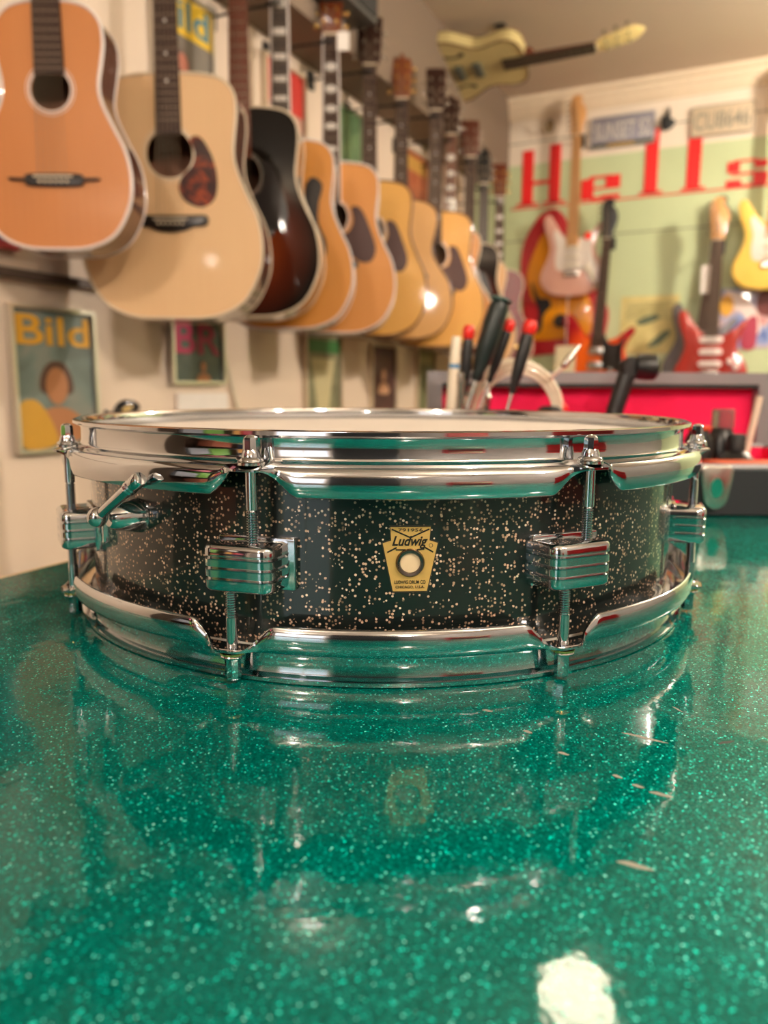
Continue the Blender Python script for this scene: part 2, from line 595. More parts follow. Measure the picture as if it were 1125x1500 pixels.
def hoop(name, ears, top):
    f = hoop_prof(ears)
    g = (lambda a: [(r, H-h) for r, h in f(a)]) if top else f
    return obj(name, ring_surface(NB(), g, 1080), CHROME, drum, ang=50)
hoop('hoop', EAR_T, True)
hoop('hoop', EAR_B, False)
HEADM = plain('coated drum head', 'cfc7bd', .55, nscale=14, var=.05)
bm = NB()
lathe(bm, [(.0001, H-.0085), (.10, H-.0084), (.172, H-.0084), (.176, H-.0088), (.1795, H-.0115), (.1795, H-.014), (.176, H-.0143), (.0001, H-.0143)], 128, cap=False)
obj('batter_head', bm, HEADM, drum)
bm = NB()
lathe(bm, [(.0001, .0085), (.172, .0084), (.1795, .0115), (.1795, .0145), (.176, .0145), (.0001, .0145)], 96, cap=False)
obj('snare_side_head', bm, plain('clear drum head', 'c9c4ba', .3), drum)
def place(o, ang, r, z=0):
    o.location = cyl(ang, r, z)
    o.rotation_euler = (0, 0, ang)
    return o
# lug casing : local x tangential, y negative = outward
def lug_bm():
    bm = NB()
    w, dep = .0162, .0185
    out = [(-w, .004)] + [(-w, -dep+.006)]
    pts = []
    for cx, cy, a0 in ((-w+.0055, -dep+.0055, PI), (w-.0055, -dep+.0055, 1.5*PI)):
        for i in range(7):
            a = a0+PI/2*i/6
            pts.append((cx+.0055*math.cos(a), cy+.0055*math.sin(a)))
    out = [(-w-.0012, .002), (-w-.0004, -.006)] + pts + [(w+.0004, -.006), (w+.0012, .002)]
    lv = []
    z0, z1 = .0418, .0622
    lv.append((.0022, z0)); lv.append((.0008, z0+.0006)); lv.append((0, z0+.0018))
    for k in range(1, 4):
        z = z0+.0012+(z1-z0-.0024)*k/4
        lv += [(0, z-.0008), (.0008, z-.0004), (.0011, z), (.0008, z+.0004), (0, z+.0008)]
    lv += [(0, z1-.0018), (.0008, z1-.0006), (.0022, z1)]
    def ins(d):
        q = inset2(out, d)
        q[0] = (out[0][0]+d, out[0][1])
        q[-1] = (out[-1][0]-d, out[-1][1])
        return q
    rings(bm, [[(x, y, z) for x, y in ins(d)] for d, z in lv])
    return bm
def plate_bm():
    bm = NB()
    slab(bm, rrect(-.0165, .0205, .0408, .0638, .0012), -.0022, .0035, .0006)
    return bm
def rod_profile_shaft(z0, z1, zt0, zt1):
    """smooth shaft with a threaded stretch between zt0 and zt1"""
    pr = []
    z = z0
    pr.append((.0021 if z0 == zt0 else .0026, z))
    if zt0 > z0:
        pr += [(.0026, zt0-.0004), (.0021, zt0)]
    k = zt0
    while k < zt1-.0004:
        pr += [(.0026, k+.0003), (.0026, k+.0005), (.0018, k+.0009)]
        k += .00108
    pr.append((.0021, zt1))
    if zt1 < z1:
        pr += [(.0026, zt1+.0004), (.0026, z1)]
    return pr
lug0 = obj('lug', lug_bm(), CHROME, drum, ang=35)
pl0 = obj('lug_plate', plate_bm(), CHROME, lug0, ang=35)
def top_rod(bm):
    lathe(bm, rod_profile_shaft(.060, .0955, .060, .0765), 16)
    lathe(bm, [(.0030, .0968), (.0050, .0970), (.0054, .0977), (.0050, .0984), (.0041, .0989), (.0038, .1005), (.0030, .1022)], 24)
    lathe(bm, [(.0033, .0990), (.0032, .1055), (.0029, .1070), (.0019, .1079), (.0004, .1082)], 8, phase=.5)
def bot_rod(bm):
    lathe(bm, rod_profile_shaft(.0150, .0430, .0300, .0430), 16)
    lathe(bm, [(.0050, .0118), (.0054, .0125), (.0050, .0132), (.0035, .0134)], 24)
    lathe(bm, [(.0018, .0016), (.0032, .0017), (.0035, .0026), (.0035, .0108), (.0040, .0119)], 8, phase=.5)
bm = NB(); top_rod(bm); rt0 = obj('tension_rod', bm, CHROME, drum, ang=35)
wt0 = obj('washer', lathe(NB(), [(.0029, .0957), (.0056, .0957), (.0056, .0968), (.0029, .0968)], 24), CHROME_DULL, rt0)
bm = NB(); bot_rod(bm); rb0 = obj('tension_rod', bm, CHROME, drum, ang=35)
wb0 = obj('washer', lathe(NB(), [(.0029, .0133), (.0055, .0133), (.0055, .0142), (.0029, .0142)], 24), GOLD, rb0)
def dupl(o, subs):
    c = o.copy(); COL.objects.link(c)
    for s in subs:
        q = s.copy(); COL.objects.link(q); q.parent = c
    return c
for k in range(8):
    L = lug0 if k == 0 else dupl(lug0, [pl0])
    place(L, EAR_T[k]-math.radians(1.65), RS)
    a = rt0 if k == 0 else dupl(rt0, [wt0])
    place(a, EAR_T[k], .1893)
    a = rb0 if k == 0 else dupl(rb0, [wb0])
    place(a, EAR_B[k], .1893)
# badge, curved on the shell
def bend(bm, r, a0):
    for v in bm.verts:
        x, y, z = v.co
        v.co = cyl(a0+x/RS, r-y, z)
    return bm
BA = math.radians(4.1)
BRASS = plain('brass badge', 'dcb266', .33, metal=.35, var=.12, nscale=200)
def dense_poly(pts, step=.0012):
    o = []
    for (a, b), (c, d) in zip(pts, pts[1:]+pts[:1]):
        n = max(1, int(math.hypot(c-a, d-b)/step))
        o += [(a+(c-a)*i/n, b+(d-b)*i/n) for i in range(n)]
    return o
bo = dense_poly([(-.0073, .0412), (.0073, .0412), (.0118, .0624), (.0081, .0626), (.0086, .0692), (-.0086, .0692), (-.0081, .0626), (-.0118, .0624)])
def gridfill_badge(scale, y0):
    bm = NB()
    rows = []
    zs = [.0412+.028*i/24 for i in range(25)]
    def hw(z):
        return .0073+(.0118-.0073)*(z-.0412)/.0212 if z < .0625 else .0081+.0005*(z-.0626)/.0066
    for z in zs:
        h = hw(z)*scale if z < .0625 else hw(z)*scale
        rows.append([(-h+2*h*i/16, y0, .0552+(z-.0552)*scale) for i in range(17)])
    F = [[bm.verts.new(p) for p in r] for r in rows]
    B = [[bm.verts.new((p[0], 0, p[2])) for p in r] for r in rows]
    for G in (F, B):
        for a, b in zip(G, G[1:]):
            for i in range(16):
                bm.faces.new((a[i], a[i+1], b[i+1], b[i]))
    for a, b, c, d in [(F[i][0], F[i+1][0], B[i+1][0], B[i][0]) for i in range(24)]+[(F[i][16], F[i+1][16], B[i+1][16], B[i][16]) for i in range(24)]:
        bm.faces.new((a, b, c, d))
    for r in (0, 24):
        for i in range(16):
            bm.faces.new((F[r][i], F[r][i+1], B[r][i+1], B[r][i]))
    return bm
badge = obj('badge', bend(gridfill_badge(1, -.0005), RS, BA), BRASS, drum, ang=30)
badge['label'] = 'gold keystone badge with black lettering'
obj('badge_border', bend(gridfill_badge(1.05, -.00025), RS, BA), plain('dark badge edge', '2a241a', .4), badge, ang=30)
INK = plain('black badge ink', '16140e', .4)
def ink(name, bm):
    return obj(name, bend(bm, RS, BA), INK, badge, False)
ink('script_lettering', fit_text(text_bm('Ludwig', .01, .0001, .35, bold=.00025), -.0078, .0074, .0598, .0654, -.0006))
ink('maker_lettering', fit_text(text_bm('LUDWIG DRUM CO', .01, .0001, bold=.0001), -.0067, .0067, .0445, .0460, -.0006))
ink('city_lettering', fit_text(text_bm('CHICAGO, U.S.A.', .01, .0001, bold=.0001), -.0062, .0062, .0424, .0437, -.0006))
ink('serial_number', fit_text(text_bm('791956', .01, .0001), -.0052, .0052, .0673, .0686, -.0006))
bm = NB()
for a, b in (((-.0080, .0683), (-.0003, .0648)), ((.0080, .0683), (.0003, .0648)), ((-.0098, .0583), (-.0058, .0604)), ((.0098, .0583), (.0062, .0604)), ((-.0062, .0594), (-.0020, .0594)), ((.0028, .0594), (.0060, .0597))):
    dx, dz = b[0]-a[0], b[1]-a[1]
    L = math.hypot(dx, dz)
    nx, nz = -dz/L*.0003, dx/L*.0003
    slab(bm, [(a[0]+nx, a[1]+nz), (b[0]+nx, b[1]+nz), (b[0]-nx, b[1]-nz), (a[0]-nx, a[1]-nz)], -.0007, -.0004)
ink('emblem_stroke', bm)
bm = NB()
tube(bm, [(.0088+.0008*math.cos(i*PI/8), -.0005, .0612+.0008*math.sin(i*PI/8)) for i in range(16)], .00012, 5, True)
ink('registered_mark', bm)
bm = NB()
vent_c = cyl(BA, RS, .0537)
ax = cyl(BA, 1, 0)
lathe(bm, [(.0042, .0004), (.0046, .0016), (.0056, .0018), (.0061, .0010), (.0063, .0002)], 32, vent_c, ax, cap=False)
obj('vent_grommet', bm, chrome_mat('dark grommet', (.16, .13, .12), .25), badge)
obj('vent_hole', lathe(NB(), [(.0044, .0006), (.0001, .0007)], 32, vent_c, ax), plain('light seen through vent', 'd9c29c', .6), badge)  # cream disc stands for light showing through the vent
# tone control: cone, ball and lever on the shell
TA = math.radians(-41)
cax = cyl(TA, 1, 0)
cone = obj('tone_control', lathe(NB(), [(.0088, -.003), (.0084, .0003), (.0052, .0145), (.0036, .0160)], 32, cyl(TA, RS, .0665), cax), CHROME, drum)
cone['label'] = 'chrome cone with a ball-jointed lever'
bc = cyl(TA, .1985, .0680)
bm = NB()
bmesh.ops.create_uvsphere(bm, u_segments=24, v_segments=16, radius=.0047, matrix=Matrix.Translation(bc))
obj('ball_joint', bm, CHROME, cone)
tip = Vector((-.1055+.0014, .332-.4993, .0882))
dv = tip-bc
Ld = dv.length
obj('lever', lathe(NB(), [(.0019, 0), (.0024, .004), (.0028, Ld-.010), (.0034, Ld-.0095), (.0030, Ld-.0085), (.0034, Ld-.0075), (.0030, Ld-.0066), (.0034, Ld-.0056), (.0035, Ld-.0008), (.0030, Ld), (.0003, Ld+.0003)], 28, bc, dv), CHROME, cone)
# strainer plate beside the left lug
bm = NB()
slab(bm, rrect(-.0022, .0022, -.012, .004, .001), -.004, .002, .0006)
p = obj('strainer_clip', bm, CHROME, drum)
place(p, math.radians(-52), RS, .060)
# ------------------------------------------------------------------ ACOUSTIC GUITARS
DREAD = [(0, 0), (.45, .008), (.78, .07), (.96, .19), (1, .30), (.95, .42), (.83, .52), (.735, .61), (.70, .68), (.715, .76), (.735, .84), (.71, .92), (.58, .975), (.32, .997)]
PARLOR = [(0, 0), (.42, .008), (.75, .06), (.95, .17), (1, .28), (.94, .40), (.78, .51), (.655, .60), (.625, .67), (.67, .76), (.70, .84), (.66, .92), (.50, .975), (.27, .997)]
JUMBO = [(0, 0), (.45, .008), (.80, .07), (.97, .19), (1, .29), (.94, .41), (.78, .51), (.64, .60), (.61, .67), (.66, .76), (.70, .84), (.67, .92), (.52, .975), (.28, .997)]
def body_outline(tab, L, hw, n=5):
    half = [(x*hw, z*L) for x, z in tab]
    pts = half + [(0, L)] + [(-x, z) for x, z in half[1:][::-1]]
    return catmull(pts, n)
def acoustic(name, label, x, y, z, rot, top, side, bind=BIND, L=.508, hw=.198, dep=.105, tab=DREAD, hole=.68, holer=.050, bridge=.40, bstyle='belly',
             guard=None, guardm=None, neckm=MAHOG, board=ROSEW, nut=.355, headm=ROSEW, headw=.036, inlay=None, nbind=None, tunm=NICKEL, fholes=False, cat='guitar', hshape='square', rosette=BINDW, knobs=False, group='acoustic guitars hanging along the left wall'):
    t = thing(name, label, cat, (x, y, z), math.radians(rot), group)
    t.rotation_euler = (math.radians(-1.3), 0, math.radians(rot))
    out = body_outline(tab, L, hw)
    zh = hole*L
    # soundboard
    bm = NB()
    n = len(out)
    if fholes:
        slab(bm, out, 0, .003)
    else:
        F, Hh = [], []
        for (a, b) in out:
            an = math.atan2(b-zh, a)
            F.append((a, b)); Hh.append((holer*math.cos(an), zh+holer*math.sin(an)))
        rr = [[(a, 0, b) for a, b in F], [(a, 0, b) for a, b in Hh], [(a, .003, b) for a, b in Hh], [(a, .003, b) for a, b in F]]
        R = rings(bm, rr, True, False)
        for i in range(n):
            j = (i+1) % n
            bm.faces.new((R[3][i], R[3][j], R[0][j], R[0][i]))
    obj('soundboard', bm, top, t, ang=30)
    # sides and back, open at the front
    bm = NB()
    o2 = inset2(out, .0008)
    rings(bm, [[(a, yy, b) for a, b in (inset2(o2, d) if d else o2)] for yy, d in ((.003, .004), (.003, 0), (dep-.004, 0), (dep, .004))], True, False)
    bm.faces.new([bm.verts.new((a, dep, b)) for a, b in inset2(o2, .004)])
    bmesh.ops.remove_doubles(bm, verts=bm.verts, dist=1e-5)
    obj('body_side', bm, side, t, ang=30)
    if not fholes:
        bm = NB()
        bm.faces.new([bm.verts.new((a*.96, dep-.006, (b-L/2)*.96+L/2)) for a, b in out])
        obj('inner_back', bm, INNER, t, False)
    for yy in (0, dep):
        tube_b = tube(NB(), [(a, yy, b) for a, b in inset2(out, .0015)], .0032 if yy == 0 else .0025, 6, True)
        obj('binding', tube_b, bind, t)
    if fholes:
        for s in (-1, 1):
            pts = catmull([(s*.085, .235), (s*.100, .232), (s*.097, .215), (s*.086, .205), (s*.088, .175), (s*.098, .150), (s*.094, .128), (s*.080, .125), (s*.078, .138), (s*.087, .145), (s*.078, .175), (s*.078, .21)], 4)
            obj('sound_hole', slabm(pts, -.0008, .0005), EBONY, t, False)
    else:
        bm = NB()
        for r0, r1 in ((holer+.001, holer+.0045), (holer+.008, holer+.0095)):
            rings(bm, [[(rr_*math.cos(2*PI*i/48), yy, zh+rr_*math.sin(2*PI*i/48)) for i in range(48)] for rr_, yy in ((r0, .0), (r0, -.0006), (r1, -.0006), (r1, .0))], True, False)
        obj('rosette', bm, rosette, t)
    zb = bridge*L
    if bstyle == 'moustache':
        pts = catmull([(-.085, zb+.004), (-.070, zb+.0035), (-.055, zb+.004), (-.045, zb+.011), (.045, zb+.011), (.055, zb+.004), (.070, zb+.0035), (.085, zb+.004), (.085, zb), (.070, zb-.001), (.055, zb-.003), (.045, zb-.011), (-.045, zb-.011), (-.055, zb-.003), (-.070, zb-.001), (-.085, zb)], 4)
    elif bstyle == 'tail':
        pts = rrect(-.05, .05, zb-.005, zb+.007, .003)
    else:
        pts = catmull([(-.078, zb+.013), (-.04, zb+.014), (.04, zb+.014), (.078, zb+.013), (.078, zb-.006), (.05, zb-.010), (.03, zb-.018), (0, zb-.021), (-.03, zb-.018), (-.05, zb-.010), (-.078, zb-.006)], 3)
    br = obj('bridge', slabm(pts, -.008, .001, .0015), EBONY, t)
    obj('saddle', slabm(rrect(-.037, .037, zb+.004, zb+.007, .001), -.011, -.007), BIND, br, False)
    if bstyle != 'tail':
        for i in range(6):
            obj('bridge_pin', lathe(NB(), [(.0028, 0), (.0030, .003), (.0015, .0045), (.0001, .0048)], 8, (-.026+.0104*i, -.008, zb-.004), (0, -1, 0)), BIND, br)
    if guard:
        obj('pickguard', slabm(catmull([(a*L, b*L) for a, b in guard], 5), -.0016, .0005), guardm, t, False)
    # neck
    zt = zh+holer-.012 if not fholes else L*.80
    zn = L+nut
    wn, wb = .0215, .0275
    bm = NB()
    def W_(zz):
        return wb+(wn-wb)*(zz-zt)/(zn-zt)
    rr = []
    for i in range(9):
        zz = L-.002+(zn+.01-L)*i/8
        w = W_(zz)*.98
        dp = .024-.004*i/8
        rr.append([(w*math.cos(PI*k/10), .001+dp*math.sin(PI*k/10), zz) for k in range(11)])
    rings(bm, rr)
    obj('neck', bm, neckm, t)
    obj('neck_heel', lathe(NB(), [(.018, .0), (.024, .012), (.024, dep*.6), (.014, dep*.85)], 16, (0, .004, L+.006), (0, 1, 0)), neckm, t)
    bm = NB()
    rings(bm, [[(-W_(zz), -.006, zz), (W_(zz), -.006, zz), (W_(zz), .0008, zz), (-W_(zz), .0008, zz)] for zz in (zt, zn)])
    fb = obj('fretboard', bm, board, t, False)
    if nbind is not None:
        for s in (-1, 1):
            bm = NB()
            rings(bm, [[(s*(W_(zz)-.001), -.0068, zz), (s*(W_(zz)+.003), -.0066, zz), (s*(W_(zz)+.003), .003, zz), (s*(W_(zz)-.001), .003, zz)] for zz in (zt, zn)])
            obj('board_binding', bm, nbind, fb, False)
    scale = zn-zb
    bm = NB()
    fz = [zn-scale*(1-2**(-k/12)) for k in range(0, 21)]
    for zz in fz[1:]:
        if zz > zt+.002:
            w = W_(zz)-.0008
            obj('fret_wire', bxm(-w, w, -.0070, -.0058, zz-.0005, zz+.0005), FRETM, fb, False)
    if inlay:
        for k in (1, 3, 5, 7, 9, 12, 15):
            if inlay != 'block' and k == 1:
                continue
            zm = (fz[k]+fz[k-1])/2
            hh = (fz[k-1]-fz[k])/2
            if zm < zt+.01: continue
            w = W_(zm)
            if inlay == 'block':
                pts = rrect(-w*.72, w*.72, zm-hh*.55, zm+hh*.55, .001)
            elif inlay == 'pearl':
                pts = ellipse(0, zm, w*.75, hh*.75)
            else:
                pts = ellipse(0, zm, .0035, .0035, 12)
            obj('inlay', slabm(pts, -.0063, -.0055), PEARL, fb, False)
    obj('nut', bxm(-wn-.001, wn+.001, -.0095, .001, zn-.001, zn+.005), BIND, t, False)
    # headstock
    hl = .165
    if hshape == 'square':
        pts = [(-wn, 0), (wn, 0), (headw*.86, .02), (headw, hl*.98), (headw*.6, hl), (-headw*.6, hl), (-headw, hl*.98), (-headw*.86, .02)]
    elif hshape == 'crown':
        pts = catmull([(-wn, 0), (0, -.001), (wn, 0), (headw*.8, .025), (headw*.92, .08), (headw, .13), (headw*.7, .152), (headw*.35, .150), (0, .172), (-headw*.35, .150), (-headw*.7, .152), (-headw, .13), (-headw*.92, .08), (-headw*.8, .025)], 3)
    else:
        pts = [(-wn, 0), (wn, 0), (headw*.8, .03), (headw*.9, .12), (headw*.75, .15), (0, .178), (-headw*.75, .15), (-headw*.9, .12), (-headw*.8, .03)]
    hs = obj('headstock', slabm(pts, 0, .015, .001), headm, t, loc=(0, -.002, zn+.004), rot=(math.radians(-13), 0, 0))
    tb_ = None
    for s in (-1, 1):
        for i in range(3):
            zz = .035+.042*i
            bm = NB()
            lathe(bm, [(.005, 0), (.005, .002), (.003, .0025), (.003, .009), (.0034, .0095), (.0001, .010)], 12, (s*headw*.5, 0, zz), (0, -1, 0))
            lathe(bm, [(.0018, 0), (.0018, .012)], 8, (s*headw*.75, .018, zz), (s, 0, 0))
            lathe(bm, [(.002, 0), (.0065, .003), (.008, .008), (.006, .013), (.001, .014)], 10, (s*(headw*.75+.011), .018, zz), (s, 0, 0))
            box(bm, min(s*headw*.3, s*headw*.8), max(s*headw*.3, s*headw*.8), .015, .021, zz-.006, zz+.006)
            obj('tuner', bm, tunm, hs)
    # strings
    for i in range(6):
        q = -1+2*i/5
        pts = [(q*.026, -.0115, zb+.0055), (q*wn*.82, -.0098, zn+.002), (q*headw*.35, -.010, zn+.06+.03*abs(q))]
        obj('string', tube(NB(), pts, .0007-.00007*i, 5), STRING, t)
    if knobs:
        for kx, kz in ((.10, .13), (.135, .17), (.105, .055), (.14, .10)):
            obj('control_knob', lathe(NB(), [(.012, 0), (.011, .012), (.009, .015), (.0001, .0152)], 20, (kx, 0, kz), (0, -1, 0)), GOLD, t)
        for kz in (.20, .29):
            obj('pickup', slabm(rrect(-.035, .035, kz-.018, kz+.018, .004), -.012, 0, .002), NICKEL, t)
    # the hook it hangs from
    p = Vector((x, y+zn*math.sin(math.radians(1.3))))
    q = p-CK
    u, v = q.dot(BD), -q.dot(LD)
    zk = z+zn-.010
    us = U0 if zk < 2.085 else .12
    if v < 1.0: us = U0
    return t, (u, v, zk, us)
def guitar_hook(u, v, zk, us, label, half=.027, group='padded wall hooks above the guitars'):
    """arm along +u from the wall plane us to a fork around the neck"""
    h = thing('guitar_hanger', label, 'hook', R3(us, v, zk), math.radians(64), group)
    # local -y = out of the wall
    obj('wall_plate', slabm(rrect(-.02, .02, -.03, .03, .006), -.008, 0, .002), BLACKP, h)
    L_ = (u-us)-.032
    bm = NB()
    tube(bm, [(0, -.004, .0), (0, -L_*.6, .0), (0, -L_, -.006)], .004, 8)
    tube(bm, [(-.012, -L_-.045, -.012), (-.026, -L_-.035, -.014), (-.026, -L_-.008, -.014), (0, -L_+.002, -.006), (.030, -L_-.008, -.014), (.030, -L_-.035, -.014), (.016, -L_-.045, -.012)], .0045, 8)
    obj('fork', bm, BLACKR, h)

GB = [(.06, .73), (.13, .715), (.20, .62), (.225, .50), (.17, .42), (.115, .445), (.09, .53), (.12, .60), (.10, .67)]
GD = [(.06, .58), (.10, .60), (.125, .66), (.115, .74), (.17, .73), (.22, .62), (.255, .50), (.225, .425), (.15, .43), (.085, .50)]
def gd(k=1, dz=0): return [(a*k, b+dz) for a, b in GD]
SBURST = sunburst('dark sunburst lacquer', '8a3c14', '17120e', 0, .17, .20, .20, .25, .95, '5a2412')
SB2 = sunburst('small sunburst lacquer', 'a8541e', '1d1411', 0, .17, .19, .24, .3, .95, '5a2412')
BURG = plain('burgundy lacquer', '6e1814', .3, coat=.3)
DARKG = plain('black pickguard', '17110f', .35, coat=.35)
BROWNG = plain('brown pickguard', '45201a', .5, coat=.25)
hooks = []
def AG(lb, hk, *a, **k):
    t, h = acoustic('acoustic_guitar', lb, *a, **k)
    hooks.append((h, hk))
    return t
AG('small parlour guitar with orange top, white binding and moustache bridge, frontmost on left wall', 'hook holding the small orange parlour guitar',
   -.628, 1.542, 1.286, 0, SPR_O, ROSEWS, BINDW, L=.445, hw=.147, dep=.085, tab=PARLOR, hole=.65, holer=.037, bridge=.285, bstyle='moustache', nut=.31, board=ROSEW)
AG('large pale spruce guitar with tortoiseshell pickguard behind the small orange one', 'hook holding the pale spruce guitar',
   -.464, 1.745, 1.176, -2, SPR_P, ROSEWS, BIND, guard=[(.088, .735), (.13, .745), (.175, .68), (.20, .59), (.19, .50), (.135, .462), (.065, .485), (.035, .54), (.055, .590), (.095, .63), (.108, .68)], guardm=TORT, rosette=BIND, inlay='dot')
AG('dark sunburst guitar with black upper body and cream binding', 'hook holding the dark sunburst guitar',
   -.362, 2.026, 1.205, -2, SBURST, ROSEWS, BIND, guard=gd(.9), guardm=DARKG, rosette=plain('grey rosette', '8d8478', .4), neckm=MAHOG, board=MAHOG, nbind=None)
AG('orange guitar with black wavy pickguard and block inlays on a white-bound neck', 'hook holding the block-inlaid orange guitar',
   -.286, 2.221, 1.190, 0, SPR_A, ROSEWS, BINDW, guard=[(.06, .56), (.10, .60), (.12, .68), (.13, .76), (.17, .80), (.22, .76), (.20, .66), (.20, .56), (.24, .46), (.23, .38), (.17, .42), (.10, .50)], guardm=DARKG, inlay='block', nbind=BINDW, tunm=GOLD, board=plain('grey ebony board', '3a3230', .3), rosette=BIND)
AG('orange guitar with broad maroon pickguard and gold tuners', 'hook holding the maroon-pickguard guitar',
   -.166, 2.462, 1.196, 0, SPR_B, ROSEWS, BINDW, guard=gd(1.05), guardm=BROWNG, inlay='pearl', nbind=BINDW, tunm=GOLD, headm=plain('red brown headstock', '6e3318', .25, coat=1), hshape='crown')
AG('amber yellow guitar with long dark pickguard and square dark headstock', 'hook holding the amber yellow guitar',
   -.055, 2.697, 1.203, 0, SPR_Y, ROSEWS, BINDD, guard=gd(1.0), guardm=BROWNG, inlay='dot', headw=.041)
AG('light tan jumbo guitar with curled sound holes and pointed brown headstock', 'hook holding the light tan guitar',
   .055, 2.937, 1.207, 0, SPR_T, TAN, BINDD, L=.50, hw=.195, tab=JUMBO, fholes=True, bstyle='tail', bridge=.33, tunm=GOLD, headm=plain('reddish headstock', '7a3d1e', .3, coat=.8), hshape='crown', inlay='dot', nut=.34)
AG('golden guitar with dark teardrop pickguard beside the screwdrivers', 'hook holding the golden guitar with the teardrop pickguard',
   .186, 3.06, 1.186, 0, SPR_Y, ROSEWS, BINDD, guard=gd(1.0), guardm=BROWNG, inlay='dot', headw=.038)
AG('narrow orange guitar with big round pearl inlays up the neck', 'hook holding the pearl-inlaid orange guitar',
   .262, 3.29, 1.190, 0, SPR_B, MAHOG, BIND, L=.49, hw=.185, tab=JUMBO, inlay='pearl', guard=gd(.9), guardm=DARKG, hshape='crown', board=MAHOG)
AG('small dark sunburst guitar with brown square headstock', 'hook holding the small dark sunburst guitar',
   .365, 3.52, 1.17, 0, SB2, ROSEWS, BIND, L=.49, hw=.185, guard=gd(.9), guardm=DARKG, headm=plain('brown headstock', '5a2f22', .4), headw=.04)
AG('slim cream-sided guitar with a pointed black headstock near the corner', 'hook holding the cream-sided guitar',
   .448, 3.70, 1.14, 0, TAN, TAN, BIND, L=.48, hw=.165, dep=.06, tab=JUMBO, headm=BLACKP, hshape='point', board=EBONY, nut=.33)
AG('burgundy archtop guitar with shiny knobs, last on the left wall', 'hook holding the burgundy archtop guitar',
   .545, 3.86, 1.10, 0, BURG, BURG, BIND, L=.50, hw=.18, dep=.06, tab=JUMBO, fholes=True, bstyle='tail', bridge=.3, inlay='block', knobs=True, headm=MAHOG, tunm=GOLD, nut=.33)
for h, lb in hooks:
    guitar_hook(*h, lb)

